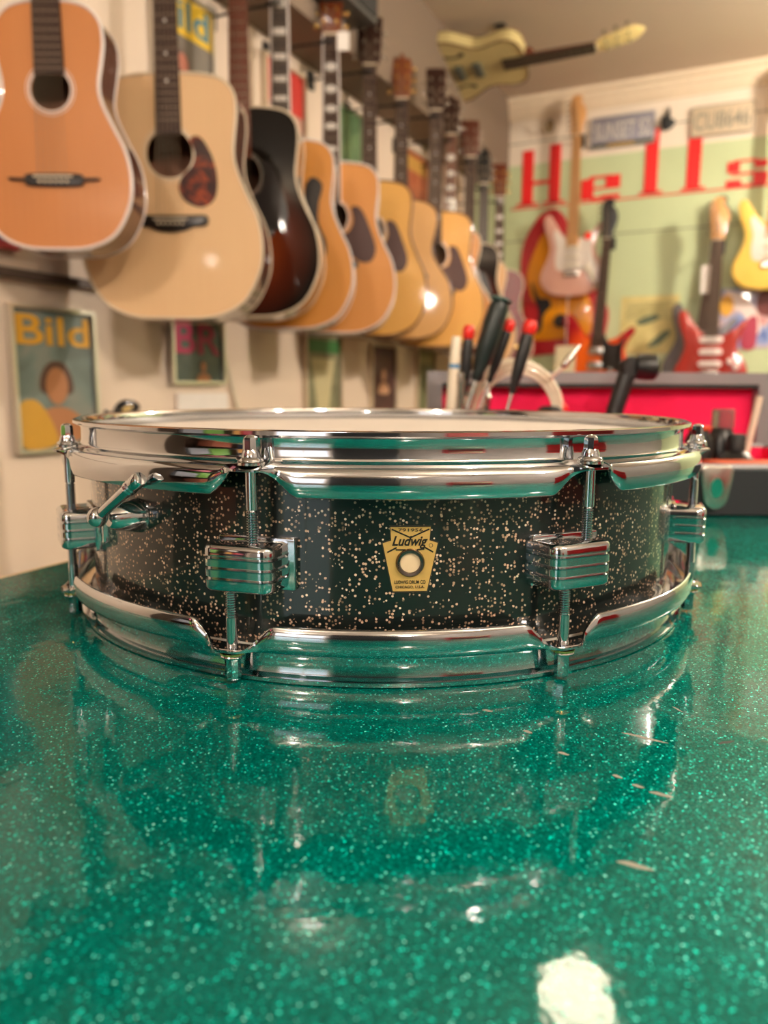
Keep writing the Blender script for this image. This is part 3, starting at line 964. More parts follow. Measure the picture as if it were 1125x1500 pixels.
# ------------------------------------------------------------------ ELECTRIC GUITARS
STRAT = [(0, 0), (.08, .008), (.135, .04), (.16, .095), (.15, .155), (.122, .20), (.110, .24), (.122, .285), (.142, .325), (.137, .347), (.118, .338), (.080, .297), (.045, .280), (.028, .283),
         (.0, .287), (-.028, .292), (-.055, .308), (-.085, .350), (-.112, .392), (-.135, .400), (-.150, .375), (-.142, .325), (-.122, .27), (-.116, .23), (-.130, .18), (-.157, .12), (-.155, .065), (-.115, .02), (-.06, .004)]
SGUARD = [(-.03, .275), (.03, .270), (.06, .285), (.095, .310), (.105, .29), (.092, .24), (.10, .19), (.125, .14), (.115, .085), (.09, .075), (.06, .12), (-.03, .125), (-.075, .135), (-.085, .19), (-.08, .24), (-.095, .30), (-.085, .325), (-.05, .29)]
def electric(label, pos, rot, body, guardm, neckm, boardm, headm=None, tilt=0, pick='single', pickm=None, group='electric guitars on the green back wall', tunm=NICKEL, matrix=None, knobm=None, guard=True):
    t = thing('electric_guitar', label, 'guitar', pos, rot, group)
    t.rotation_euler = (0, tilt, rot)
    if matrix is not None:
        t.matrix_world = matrix
    out = catmull(STRAT, 5)
    obj('body', slabm(out, 0, .044, .008), body, t, ang=60)
    par = t
    if guard:
        g_ = obj('pickguard', slabm(catmull(SGUARD, 5), -.002, .001, .0005), guardm, t)
        par = g_
    pm = pickm or CREAM
    if pick == 'wide':
        for zz in (.262, .208, .154):
            obj('pickup', slabm(rrect(-.050, .050, zz-.013, zz+.013, .0125), -.008, 0, .002), pm, t)
    elif pick == 'single':
        for zz, rr_ in ((.235, 0), (.192, 0), (.150, .15)):
            c, s = math.cos(rr_), math.sin(rr_)
            o = [(a*c-b*s, zz+a*s+b*c) for a, b in rrect(-.036, .036, -.009, .009, .0088)]
            obj('pickup', slabm(o, -.008, 0, .002), pm, t)
    else:
        for zz in (.225, .155):
            obj('pickup', slabm(rrect(-.036, .036, zz-.018, zz+.018, .003), -.010, 0, .002), pm, t)
    br = obj('bridge', slabm(rrect(-.04, .04, .095, .122, .002), -.008, 0, .001), NICKEL, t)
    for i in range(6):
        obj('saddle', bxm(-.031+.0107*i, -.023+.0107*i, -.013, -.008, .100, .117), NICKEL, br, False)
    for kx, kz in (((.085, .165), (.112, .140)) if pick == 'wide' else ((.080, .135), (.100, .108), (.112, .078))):
        obj('control_knob', lathe(NB(), [(.014, 0), (.0135, .008), (.011, .012), (.0001, .0125)], 20, (kx, -.002, kz), (0, -1, 0)), knobm or pm, t)
    obj('output_jack', lathe(NB(), [(.012, 0), (.010, .003), (.006, .001), (.005, -.002)], 16, (.12, -.001, .05), (0, -1, 0)), NICKEL, t)
    zt, zn = (.278, .70) if pick == 'wide' else (.245, .76)
    bm = NB()
    rings(bm, [[(w*math.cos(PI*k/10), .0+.02*math.sin(PI*k/10)-.003, zz) for k in range(11)] for zz, w in ((.275, .028), (zn+.005, .0205))])
    obj('neck', bm, neckm, t)
    bm = NB()
    rings(bm, [[(-w, -.009, zz), (w, -.009, zz), (w, -.002, zz), (-w, -.002, zz)] for zz, w in ((zt, .0285), (zn, .021))])
    fb = obj('fretboard', bm, boardm, t, False)
    bm = NB()
    for k in range(1, 22):
        zz = zn-.648*(1-2**(-k/12))
        w = .021+(.0285-.021)*(zn-zz)/(zn-zt)
        obj('fret_wire', bxm(-w, w, -.0100, -.0088, zz-.0006, zz+.0006), FRETM, fb, False)
    obj('nut', bxm(-.021, .021, -.012, -.002, zn-.001, zn+.003), CREAM, t, False)
    hp = catmull([(-.021, 0), (-.032, .012), (-.030, .035), (-.036, .09), (-.040, .150), (-.022, .178), (.006, .180), (.020, .165), (.012, .150), (.030, .130), (.040, .095), (.034, .060), (.026, .03), (.021, 0)], 4, True)
    hs = obj('headstock', slabm(hp, 0, .014, .002), headm or neckm, t, loc=(0, -.004, zn+.003))
    for i in range(6):
        zz = .03+.0245*i
        xx = -.024-.0022*i
        bm = NB()
        lathe(bm, [(.0045, 0), (.004, .008), (.0001, .009)], 10, (xx+.012, 0, zz), (0, -1, 0))
        lathe(bm, [(.0018, 0), (.0018, .008), (.006, .010), (.007, .015), (.001, .019)], 8, (xx-.006, .006, zz), (-1, 0, 0))
        obj('tuner', bm, tunm, hs)
    for i in range(6):
        q = -1+2*i/5
        obj('string', tube(NB(), [(q*.026, -.0135, .11), (q*.017, -.0125, zn), (-.014-.001*i, -.012, zn+.035+.0245*i)], .0008, 5), STRING, t)
    return t
def onback(u, z, v):
    f = (4.104-v)/4.104
    return R3(1.409+(u-1.409)*f, v, 1.0273+(z-1.0273)*f)
PINK = plain('pale pink lacquer', 'd9a795', .2, coat=1)
WPG = plain('white pickguard', 'e9ded2', .3, coat=.6)
REDL = plain('red lacquer', 'a8322a', .2, coat=1)
GREYL = plain('blue grey lacquer', '77777e', .25, coat=1)
YELL = plain('butter yellow lacquer', 'f0cd62', .2, coat=1)
BLACKL = plain('black lacquer', '121212', .2, coat=1)
ORB = sunburst('orange sunburst lacquer', 'e8641a', '9c1a20', .0, .17, .17, .22, .45, .95, 'd24418')
eg = [
 ('pale pink electric guitar with white pickguard and maple neck', onback(.468, 1.50, .10), PINK, WPG, MAPLE, MAPLE, None, 0, 'single', CREAM, 'hook holding the pink electric guitar'),
 ('orange and red sunburst electric guitar with black pickguard and long dark neck', onback(.60, .99, .12), ORB, DARKG, ROSEW, ROSEW, BLACKP, math.radians(3), 'hum', NICKEL, 'hook holding the sunburst electric guitar'),
 ('blue grey electric guitar mostly hidden behind the red one', onback(1.088, 1.03, .06), GREYL, GREYL, ROSEW, ROSEW, BLACKP, math.radians(5), 'wide', GREYL, None),
 ('red electric guitar with three white pickups and pale maple headstock', onback(1.155, .99, .20), REDL, REDL, MAPLE, ROSEW, MAPLE, 0, 'wide', plain('white pickup cover', 'f0e2dc', .3, coat=.6), 'hook holding the red electric guitar'),
 ('butter yellow electric guitar cut off by the right edge of the photo', onback(1.385, 1.49, .10), YELL, WPG, MAPLE, MAPLE, None, 0, 'single', CREAM, 'hook holding the yellow electric guitar'),
]
for lb, p, bd, gm, nk, brd, hd, tl, pk, pm, hk in eg:
    e_ = electric(lb, p, ROTB, bd, gm, nk, brd, hd, tl, pk, pm)
    if bd is ORB:
        for c_ in e_.children:
            if c_.name.startswith('body'):
                c_.scale = (1.2, 1, 1.0)
            if c_.name.startswith('pickguard'):
                c_.scale = (.55, 1, .9)
                c_.location = (.075, 0, .02)
    if hk:
        q = Vector((p.x, p.y))-CK
        hz = .695 if pk == 'wide' else .755
        v = -q.dot(LD)
        u = q.dot(BD)+math.sin(tl)*.765
        h = thing('guitar_hanger', hk, 'hook', R3(u, 0, p.z+hz*math.cos(tl)), ROTB, 'padded wall hooks above the guitars')
        obj('wall_plate', slabm(rrect(-.02, .02, -.03, .03, .006), -.008, 0, .002), BLACKP, h)
        bm = NB()
        L_ = v-.03
        tube(bm, [(0, -.004, 0), (0, -L_, 0)], .004, 8)
        tube(bm, [(-.024, -L_-.045, 0), (-.027, -L_-.01, 0), (0, -L_, 0), (.027, -L_-.01, 0), (.024, -L_-.045, 0)], .0042, 8)
        obj('fork', bm, BLACKR, h)
# red price sticker on the pink guitar's pickguard
pp = onback(.468, 1.50, .10)
tag(obj('price_sticker', lathe(NB(), [(.019, 0), (.019, .001), (.0001, .0011)], 24, (.075, -.0022, .285), (0, -1, 0)), plain('red sticker', 'ff3a28', .5), loc=pp, rot=(0, 0, ROTB)),
    'round red sticker on the pink guitar pickguard', 'sticker')
# white price tags
def swing_tag(pos, rot, w, h, sl, label):
    t = thing('price_tag', label, 'tag', pos, rot, 'white price tags on strings')
    obj('card', slabm(rrect(-w/2, w/2, -sl-h, -sl, .004), -.0005, .0005), PINKWHITE, t, False)
    obj('loop', tube(NB(), [(0, 0, 0), (.002, 0, -sl*.5), (0, 0, -sl)], .0008, 5), PINKWHITE, t)
p = onback(1.118, 1.72, .19)
swing_tag(p, ROTB, .05, .125, .10, 'white price tag beside the red electric guitar neck')
swing_tag((-.125, 2.40, 2.065), 0, .035, .05, .03, 'white price tag hanging below the gold tuners')
# guitar fixed flat under the ceiling: neck points along the back wall
M = Matrix.Identity(4)
GTILT = math.radians(20)
zx = Vector((BD.x, BD.y, 0)); yx = Vector((0, 0, 1)); xx_ = yx.cross(zx)
for i in range(3):
    M[i][0] = xx_[i]; M[i][1] = yx[i]; M[i][2] = zx[i]
M = M @ Matrix.Rotation(-GTILT, 4, 'Z')
M.translation = R3(-.03, .84, ZC-.15)
PYEL = plain('pale yellow lacquer', 'cfbd82', .3, coat=.6)
cg, _h = acoustic('hollow_guitar', 'pale yellow hollow-body guitar fixed under the ceiling, neck pointing right', 0, 0, 0, 0, PYEL, PYEL, BINDD, L=.47, hw=.175, dep=.055, tab=JUMBO, fholes=True, bstyle='tail', bridge=.28,
         headm=plain('yellow headstock', 'e6d08a', .3, coat=1), hshape='point', board=EBONY, nut=.28, group='guitar fixed under the ceiling', tunm=NICKEL)
cg.matrix_world = M
for kz in (.19, .27):
    obj('pickup', slabm(rrect(-.036, .036, kz-.018, kz+.018, .004), -.014, 0, .002), plain('grey green pickup', '5d6156', .4), cg)
for u_, lb_ in ((.12, 'short ceiling bracket above the body of the ceiling guitar'), (.33, 'short ceiling bracket above the neck joint of the ceiling guitar')):
    k_ = thing('ceiling_bracket', lb_, 'bracket', R3(u_, .84, ZC), ROTB, 'brackets holding the ceiling guitar')
    obj('plate', bxm(-.02, .02, -.02, .02, -.006, 0), BLACKP, k_, False)
    obj('rod', tube(NB(), [(0, 0, -.004), (0, 0, -.092)], .005, 8), BLACKP, k_)
# black guitar on a floor stand, only its headstock shows over the drum rim
bgp = R3(.165, 2.82, .055)
bgt = electric('black guitar on a floor stand, its headstock just above the drum rim', (bgp.x, bgp.y, .055), 0, BLACKL, BLACKL, BLACKL, EBONY, BLACKL, group='guitar on a floor stand', tunm=BLACKP)
obj('emblem', slabm(ellipse(-.005, 0, .013, .006, 16, .4), -.0012, 0), GOLD, bgt, False, loc=(0, -.004, .925))
st = thing('guitar_stand', 'black tubular stand under the black guitar', 'stand', (bgp.x, bgp.y, 0))
bm = NB()
for a in (-.15, .15):
    tube(bm, [(a, -.12, .008), (a*.5, .05, .06), (0, .09, .30)], .008, 8)
tube(bm, [(0, .22, .008), (0, .09, .30), (0, .07, .55)], .008, 8)
tube(bm, [(-.10, .09, .048), (-.10, -.02, .045), (-.10, -.025, .07)], .007, 8)
tube(bm, [(.10, .09, .048), (.10, -.02, .045), (.10, -.025, .07)], .007, 8)
tube(bm, [(-.10, .09, .048), (.10, .09, .048)], .007, 8)
obj('stand_frame', bm, BLACKR, st)

# ------------------------------------------------------------------ BACK WALL: sign, plates, pictures
RL = plain('red sign paint', 'e8201f', .45)
sign = thing('painted_sign', 'big red serif lettering across the green back wall', 'sign', R3(0, 0, 0), ROTB)
def quad(bm, u0, z0, u1, z1, d=.006):
    box(bm, u0, u1, -d, -.0005, z0, z1)
def letter(fn):
    bm = NB(); fn(bm)
    obj('letter', bm, RL, sign, False)
B0 = 1.965
def l_H(bm):
    quad(bm, .195, B0, .252, 2.235); quad(bm, .335, B0, .392, 2.25); quad(bm, .252, 2.065, .335, 2.082); quad(bm, .17, B0, .28, B0+.012); quad(bm, .31, B0, .42, B0+.012)
def l_e(bm):
    quad(bm, .502, B0, .562, 2.062); quad(bm, .62, 2.02, .690, 2.072); quad(bm, .562, 2.010, .690, 2.020); quad(bm, .54, 2.062, .65, 2.074); quad(bm, .60, B0-.002, .69, 1.982); quad(bm, .55, B0-.004, .62, B0+.01)
def l_l(u):
    def f(bm):
        quad(bm, u, B0, u+.060, 2.262); quad(bm, u-.02, B0-.002, u+.085, B0+.010)
    return f
def l_s(bm):
    quad(bm, 1.172, 2.022, 1.225, 2.068); quad(bm, 1.20, 2.064, 1.30, 2.074); quad(bm, 1.285, 2.035, 1.34, 2.066); quad(bm, 1.19, 2.008, 1.33, 2.018)
    quad(bm, 1.285, 1.968, 1.345, 2.012); quad(bm, 1.17, 1.964, 1.235, 1.988); quad(bm, 1.17, 1.958, 1.34, 1.966)
for f in (l_H, l_e, l_l(.803), l_l(.995), l_s):
    letter(f)
bm = NB(); quad(bm, .14, 1.950, 1.46, 1.957, .004)
obj('underline', bm, RL, sign, False)
def plate(u0, u1, z0, z1, text, base, ink_, tilt, label, sub=None, subband=None):
    w, h = u1-u0, z1-z0
    t = thing('license_plate', label, 'license plate', R3((u0+u1)/2, .009, z0), ROTB, 'licence plates on the back wall')
    t.rotation_euler = (0, tilt, ROTB)
    pl = obj('plate', slabm(rrect(-w/2, w/2, 0, h, .012), -.006, -.001, .0015), base, t)
    lo = .18 if sub else .13
    obj('lettering', fit_text(text_bm(text, .1, .001, bold=.0008), -w*.43, w*.43, h*lo+h*.08, h*.78, -.007), ink_, pl, False)
    bm = NB()
    for a, b in ((0, w),):
        tube(bm, [(x, -.006, z) for x, z in rrect(-w/2+.004, w/2-.004, .004, h-.004, .010)], .003, 6, True)
    obj('raised_rim', bm, ink_, pl)
    if sub:
        obj('lower_band', bxm(-w*.5, w*.5, -.0075, -.004, 0, h*.17), subband, pl, False)
        obj('slogan', fit_text(text_bm(sub, .1, .001, bold=.0008), -w*.22, w*.20, h*.02, h*.15, -.008), plain('yellow plate ink', 'd6a83c', .5), pl, False)
    return t
plate(.535, .842, 2.195, 2.345, 'SUNSET 52', plain('grey lavender plate', '8f8d98', .4, metal=.3), plain('silver plate lettering', 'c9c2b8', .4), 0, 'blue grey licence plate reading SUNSET 52 with a dark lower band', 'CALIFORNIA', plain('dark plate band', '4a4a42', .5))
plate(.998, 1.272, 2.192, 2.328, 'CU8646', plain('worn beige plate', 'c9b79a', .5), plain('grey plate lettering', '8d8a7c', .5), 0, 'worn beige licence plate reading CU8646')
# black hook ornament between the plates
t = thing('coat_hook', 'black pointed hook on the back wall between the two licence plates', 'hook', R3(.898, 0, 2.245), ROTB)
obj('back_plate', slabm(catmull([(-.02, 0), (.02, .01), (.032, .04), (.012, .05), (.004, .10), (-.012, .07), (-.032, .05)], 4), -.02, 0, .004), plain('black iron', '2f3232', .5), t)
obj('hook_arm', tube(NB(), [(0, -.015, .02), (0, -.06, .01), (0, -.07, .04)], .006, 8), BLACKP, t)
t = thing('coat_hook', 'small brass hook on the wall left of the pink guitar headstock', 'hook', R3(.33, 0, 2.30), ROTB)
obj('back_plate', slabm(ellipse(0, .04, .02, .035), -.006, 0), plain('dull brass', 'a08a66', .4), t, False)
obj('hook_arm', tube(NB(), [(0, -.005, .04), (-.01, -.05, .0), (-.02, -.06, .04)], .006, 8), plain('dull brass', 'a08a66', .4), t)
# red and yellow cut-out sign
t = thing('cutout_sign', 'red and yellow cut-out sign board with black knob, behind the pink guitar', 'sign', R3(0, 0, 0), ROTB)
red = catmull([(.213, 1.76), (.26, 1.86), (.33, 1.93), (.42, 1.90), (.55, 1.62), (.608, 1.522), (.665, 1.42), (.655, 1.30), (.64, 1.215), (.42, 1.21), (.197, 1.205), (.20, 1.30), (.225, 1.42), (.205, 1.60)], 4)
rb = obj('board', slabm(red, -.018, 0, .003), plain('crimson board paint', 'b8202a', .4, coat=.4), t)
yel = catmull([(.243, 1.62), (.28, 1.74), (.335, 1.82), (.42, 1.70), (.52, 1.53), (.566, 1.49), (.585, 1.42), (.574, 1.30), (.43, 1.285), (.281, 1.285), (.32, 1.34), (.33, 1.43), (.27, 1.50)], 4)
yb = obj('yellow_panel', slabm(yel, -.024, -.017, .002), plain('amber yellow board paint', 'e8960a', .4, coat=.4), rb)
obj('black_shape', slabm(catmull([(.27, 1.58), (.31, 1.50), (.36, 1.49), (.375, 1.45), (.34, 1.41), (.33, 1.34), (.305, 1.32), (.315, 1.42), (.285, 1.50)], 4), -.028, -.023), BLACKP, yb, False)
obj('black_knob', lathe(NB(), [(.034, 0), (.034, .03), (.028, .04), (.0001, .041)], 20, (.432, -.024, 1.375), (0, -1, 0)), BLACKP, yb)
t = thing('price_tag', 'large cream tag hanging on a string below the pink electric guitar', 'tag', onback(.455, 1.51, .145), ROTB)
obj('card', slabm([(-.045, -.40), (.045, -.40), (.052, -.36), (.05, -.25), (-.05, -.25), (-.052, -.36)], -.0015, .0015), plain('cream card', 'dccfaa', .6), t, False)
obj('loop', tube(NB(), [(0, .045, 0), (0, .0, -.02), (0, 0, -.26)], .0015, 6), PINKWHITE, t)
def picture(u0, u1, z0, z1, mat, label, name='picture', v=0):
    t = thing(name, label, 'picture', R3((u0+u1)/2, v, z0), ROTB)
    w, h = u1-u0, z1-z0
    return t, obj('print', bxm(-w/2, w/2, -.004, -.0005, 0, h), mat, t, False), w, h
def blotch(name, cols, scale, seedv, rough=.5):
    n = NT(name)
    P(n, rough=rough, coat=.3)
    co = n.coord()
    mp = n.n('ShaderNodeMapping'); mp.inputs['Location'].default_value = (seedv, seedv*2, 0)
    n.l(co, mp.inputs[0])
    f = n.noise(mp.outputs[0], scale, 2, .5, .8)
    k = len(cols)
    n.l(n.ramp(f, [(.28+.44*i/(k-1), lin(c)) for i, c in enumerate(cols)]), n.b.inputs['Base Color'])
    return n.m
t, p, w, h = picture(.725, 1.0, 1.205, 1.485, blotch('yellow newsprint', ['b9ad6a', 'd6c984', 'ddd08c'], 14, 1), 'yellow printed cartoon sheet on the green wall between the electric guitars')
DG = plain('dark green print ink', '5c6a52', .6)
for i in range(7):
    obj('print_line', bxm(-w*.42, w*(.40-.05*(i % 3)), -.005, -.004, h*(.88-.045*i)-.003, h*(.88-.045*i)), DG, p, False)
obj('drawing', slabm(catmull([(.00, .03), (.05, .04), (.10, .09), (.095, .115), (.05, .09), (.01, .05)], 4), -.0055, -.004), DG, p, False)
obj('drawing', slabm(catmull([(-.06, .15), (-.02, .14), (.05, .17), (.03, .19), (-.03, .175)], 4), -.0055, -.004), DG, p, False)
t, p, w, h = picture(1.185, 1.46, 1.222, 1.50, blotch('blue picture ground', ['3f5fa8', '8b9cc9', 'd6b6b0', 'b8484a'], 9, 3), 'colourful blue, white and red picture under the yellow guitar')
obj('painted_figure', slabm(catmull([(-.12, .27), (-.05, .25), (.02, .17), (.04, .07), (.0, .09), (-.03, .15), (-.10, .21)], 4), -.0055, -.004), plain('white paint', 'ead9d2', .5), p, False)
obj('painted_figure', slabm(catmull([(-.03, .0), (.02, .0), (.03, .08), (.02, .15), (-.02, .13), (-.04, .06)], 4), -.0060, -.004), plain('raspberry paint', 'b03a52', .5), p, False)
obj('painted_figure', slabm(catmull([(.03, .16), (.12, .15), (.13, .25), (.07, .275), (.02, .24)], 4), -.0060, -.004), plain('dark brown paint', '6b2e2a', .5), p, False)
obj('painted_figure', slabm(ellipse(-.11, .20, .03, .05), -.0062, -.004), plain('golden paint', 'e0a838', .5), p, False)
# yellow framed picture near the corner, under the ceiling, on the left wall
def onleft(v, z):
    f = (1.409-U0)/1.409
    return 4.104+(v-4.104)*f, 1.0273+(z-1.0273)*f
def leftframe(name, label, v0, v1, z0, z1, fm, pm, group=None, fw=.012, cat='poster'):
    """v0 > v1 : v0 is the edge nearer to the camera. local x runs away from the camera"""
    a, za = onleft(v0, z0)
    b, zb = onleft(v1, z1)
    w, h = a-b, zb-za
    t = thing(name, label, cat, R3(U0, (a+b)/2, za), math.radians(64), group)
    bm = NB()
    for q in ((-w/2, w/2, 0, fw), (-w/2, w/2, h-fw, h), (-w/2, -w/2+fw, fw, h-fw), (w/2-fw, w/2, fw, h-fw)):
        box(bm, q[0], q[1], -.020, -.0005, q[2], q[3])
    obj('frame', bm, fm, t, False)
    p = obj('print', bxm(-w/2+fw*.8, w/2-fw*.8, -.010, -.001, fw*.8, h-fw*.8), pm, t, False)
    return t, p, w, h
t, p, w, h = leftframe('framed_picture', 'yellow-framed picture high on the left wall near the corner', .66, .05, 2.17, 2.40, plain('yellow frame paint', 'd9b45c', .4), plain('tan print', 'b89468', .5), None, .05, 'picture')
obj('painted_figure', slabm(rrect(-.16, .10, .05, h-.05, .03), -.012, -.009), plain('dark olive print', '6b6040', .6), p, False)
FM = chrome_mat('aluminium frame', (.75, .70, .62), .3)
FC = plain('cream frame', 'd9c8ac', .4)
GREYT = plain('grey blue print', '5d6a66', .5)
SKIN = plain('peach portrait ink', 'c98a60', .5)
SKIN2 = plain('pale portrait ink', 'd9a684', .5)
HAIR = plain('dark hair ink', '5a3d30', .5)
def poster_face(p, cx, cz, r, skin=SKIN, hair=HAIR):
    obj('portrait_hair', slabm(catmull([(cx-r*1.1, cz-r*.4), (cx-r*1.15, cz+r*.7), (cx-r*.4, cz+r*1.5), (cx+r*.6, cz+r*1.45), (cx+r*1.2, cz+r*.6), (cx+r*1.1, cz-r*.5)], 4), -.0112, -.009), hair, p, False)
    obj('portrait_shoulders', slabm(catmull([(cx-r*2.2, cz-r*3.4), (cx-r*2.0, cz-r*2.2), (cx-r*.7, cz-r*1.4), (cx+r*.7, cz-r*1.4), (cx+r*2.0, cz-r*2.2), (cx+r*2.2, cz-r*3.4)], 4), -.0116, -.009), skin, p, False)
    obj('portrait_face', slabm(ellipse(cx, cz, r*.85, r*1.15), -.0120, -.009), skin, p, False)
YT = plain('amber poster lettering', 'd9a02c', .5)
t, p, w, h = leftframe('poster', 'framed poster with large amber Bild lettering and a portrait, low on the left wall', 2.99, 2.765, .885, 1.195, FM, blotch('grey green poster', ['56605c', '6f7f7a', '8b8a80'], 9, 2), 'framed posters on the left wall', .008)
obj('lettering', fit_text(text_bm('Bild', .1, .0006, bold=.0015), -w*.43, w*.43, h*.74, h*.94, -.0115), YT, p, False)
poster_face(p, .0, h*.46, .036, plain('warm brown portrait ink', 'b0764c', .5))
obj('yellow_patch', slabm(catmull([(-w*.45, h*.05), (-w*.45, h*.32), (-w*.25, h*.36), (-w*.08, h*.2), (-w*.05, h*.05)], 4), -.0124, -.009), plain('mustard print', 'c9972e', .5), p, False)
t, p, w, h = leftframe('poster', 'framed poster with pink block lettering and a small figure, beneath the pale guitar', 2.507, 2.287, 1.035, 1.215, FM, blotch('dark teal poster', ['3a4a44', '55605a'], 9, 5), 'framed posters on the left wall', .008)
PK = plain('pink poster lettering', 'c02a5e', .5)
obj('lettering', fit_text(text_bm('BR', .1, .0006, bold=.0015), -w*.42, w*.42, h*.45, h*.90, -.0115), PK, p, False)
poster_face(p, .02, h*.26, .012)
t, p, w, h = leftframe('poster', 'framed poster with a green title bar and pale fan shape', 1.851, 1.60, .88, 1.215, FC, blotch('olive poster', ['5b5a44', '8a8a6a', '6a6a52'], 9, 6), 'framed posters on the left wall', .008)
obj('title_bar', bxm(-w*.45, w*.45, -.0115, -.009, h*.80, h*.93), plain('green print', '3a7a3e', .5), p, False)
obj('fan_shape', slabm([(-w*.12, h*.05), (w*.08, h*.05), (w*.30, h*.74), (-w*.34, h*.74)], -.0118, -.009), plain('pale straw print', 'c9bf94', .5), p, False)
t, p, w, h = leftframe('poster', 'framed dark red poster with a standing figure in pale dress', 1.361, 1.13, .88, 1.20, FC, blotch('maroon poster', ['3b2a2a', '5e3030'], 9, 7), 'framed posters on the left wall', .008)
poster_face(p, 0, h*.62, .022, SKIN2)
t, p, w, h = leftframe('poster', 'framed mossy green poster furthest along the lower row', .912, .70, .88, 1.21, FC, blotch('moss poster', ['6b6a4a', '7f805a'], 9, 8), 'framed posters on the left wall', .008)
obj('title_bar', bxm(-w*.4, w*.4, -.0115, -.009, h*.78, h*.9), plain('straw print', 'a8a070', .5), p, False)
# upper row
t, p, w, h = leftframe('poster', 'framed yellow-banded poster with blue Bild lettering, upper row', 2.53, 2.298, 1.66, 2.016, FM, blotch('grey poster', ['6a625a', '7d756a'], 8, 9), 'framed posters on the left wall', .008)
obj('title_band', bxm(-w*.46, w*.46, -.0112, -.009, h*.70, h*.965), plain('bright yellow print', 'eac22c', .5), p, False)
obj('lettering', fit_text(text_bm('Bild', .1, .0006, bold=.0015), -w*.42, w*.42, h*.745, h*.94, -.0120), plain('blue poster lettering', '4f8290', .5), p, False)
poster_face(p, -.01, h*.50, .026, plain('reddish portrait ink', 'b8705a', .5), plain('grey hair ink', '6a5a50', .5))
t, p, w, h = leftframe('poster', 'framed poster with a bright red upper half behind the block-inlaid neck', 2.06, 1.834, 1.68, 2.005, FC, blotch('dusty pink poster', ['b08078', 'c99a88'], 8, 10), 'framed posters on the left wall', .008)
obj('title_band', bxm(-w*.46, w*.46, -.0112, -.009, h*.60, h*.97), plain('scarlet print', 'cf3228', .5), p, False)
t, p, w, h = leftframe('poster', 'framed poster with a dark green upper half and pink lower part', 1.66, 1.447, 1.66, 2.004, FM, blotch('green poster', ['3f5f3c', '6a8a5a'], 12, 11), 'framed posters on the left wall', .008)
obj('pale_patch', bxm(-w*.3, w*.45, -.0112, -.009, h*.03, h*.40), plain('rose print', 'c99a8a', .5), p, False)
t, p, w, h = leftframe('poster', 'framed rust red poster in the upper row near the corner', 1.06, .81, 1.68, 2.01, FC, blotch('rust poster', ['a84a2c', 'b86a44', '8a5038'], 8, 12), 'framed posters on the left wall', .008)
obj('title_bar', bxm(-w*.42, w*.42, -.0112, -.009, h*.75, h*.92), plain('ochre print', 'c99a4a', .5), p, False)
t, p, w, h = leftframe('poster', 'red-bordered blue poster at the left edge behind the parlour guitar waist', 3.25, 2.955, 1.30, 1.60, plain('red frame', 'b8363a', .4), blotch('dusk blue poster', ['4f5a78', '7a6a80'], 9, 13), 'framed posters on the left wall', .016)
obj('title_bar', bxm(-w*.4, w*.4, -.0112, -.009, h*.1, h*.25), plain('straw print', 'a8a070', .5), p, False)
# rail under the guitars, white sheet, cable, wire, speaker
roombox('trim_3', U0, U0+.018, .2, 4.2, 1.255, 1.275, plain('brown rail', '5a4a42', .5))
a, z_ = onleft(2.38, .955)
tag(obj('notice_sheet', bxm(-.11, .11, -.012, -.002, 0, .058), PINKWHITE, None, False, loc=R3(U0, a, z_), rot=(0, 0, math.radians(64))), 'white notice sheet on the wall below the pink-lettered poster', 'notice')
bm = NB()
tube(bm, [R3(U0+.01, 2.23, 1.25), R3(U0+.012, 2.20, 1.1), R3(U0+.01, 2.14, .95), R3(U0+.01, 2.12, .2), R3(U0+.01, 2.12, .002)], .006, 8)
tag(obj('wall_cable', bm, CREAM), 'white cable running down the left wall below the dark sunburst guitar', 'cable')
t = thing('wall_speaker', 'dark grey box speaker on the added shade band behind the guitar necks', 'speaker', R3(.12, 1.86, 2.16), math.radians(64))
obj('cabinet', slabm(rrect(-.13, .13, 0, .22, .01), -.10, -.001, .006), plain('dark grey speaker shell', '4a4846', .5), t)
obj('grille', slabm(rrect(-.115, .115, .015, .205, .006), -.106, -.099), plain('charcoal grille', '2e2d2c', .8), t, False)

# ------------------------------------------------------------------ TOOL CASE on the counter
CX0, CX1, CY0, CY1 = .06, .540, .775, 1.085
case = thing('tool_case', 'open black flight case with bright red lining', 'case', (0, 0, TZ))
CASEB = plain('black case shell', '23262a', .5)
CASEG = plain('grey case edging', '858082', .4, metal=.2)
RED = plain('red felt lining', 'ea1250', .9)
bm = NB()
for q in ((CX0, CX1, CY0, CY0+.012), (CX0, CX1, CY1-.012, CY1), (CX0, CX0+.012, CY0+.012, CY1-.012), (CX1-.012, CX1, CY0+.012, CY1-.012)):
    box(bm, q[0], q[1], q[2], q[3], .002, .050)
box(bm, CX0+.012, CX1-.012, CY0+.012, CY1-.012, .002, .010)
base = obj('base', bm, CASEB, case, False)
bm = NB()
box(bm, CX0+.012, CX1-.012, CY0+.012, CY1-.012, .010, .014)
for q in ((CX0+.012, CX1-.012, CY0+.012, CY0+.016), (CX0+.012, CX1-.012, CY1-.016, CY1-.012), (CX0+.012, CX0+.016, CY0+.016, CY1-.016), (CX1-.016, CX1-.012, CY0+.016, CY1-.016)):
    box(bm, q[0], q[1], q[2], q[3], .014, .049)
obj('lining', bm, RED, base, False)
bm = NB()
tube(bm, [(x, y, .050) for x, y in rrect(CX0+.003, CX1-.003, CY0+.003, CY1-.003, .01)], .004, 8, True)
obj('edge_trim', bm, CASEG, base)
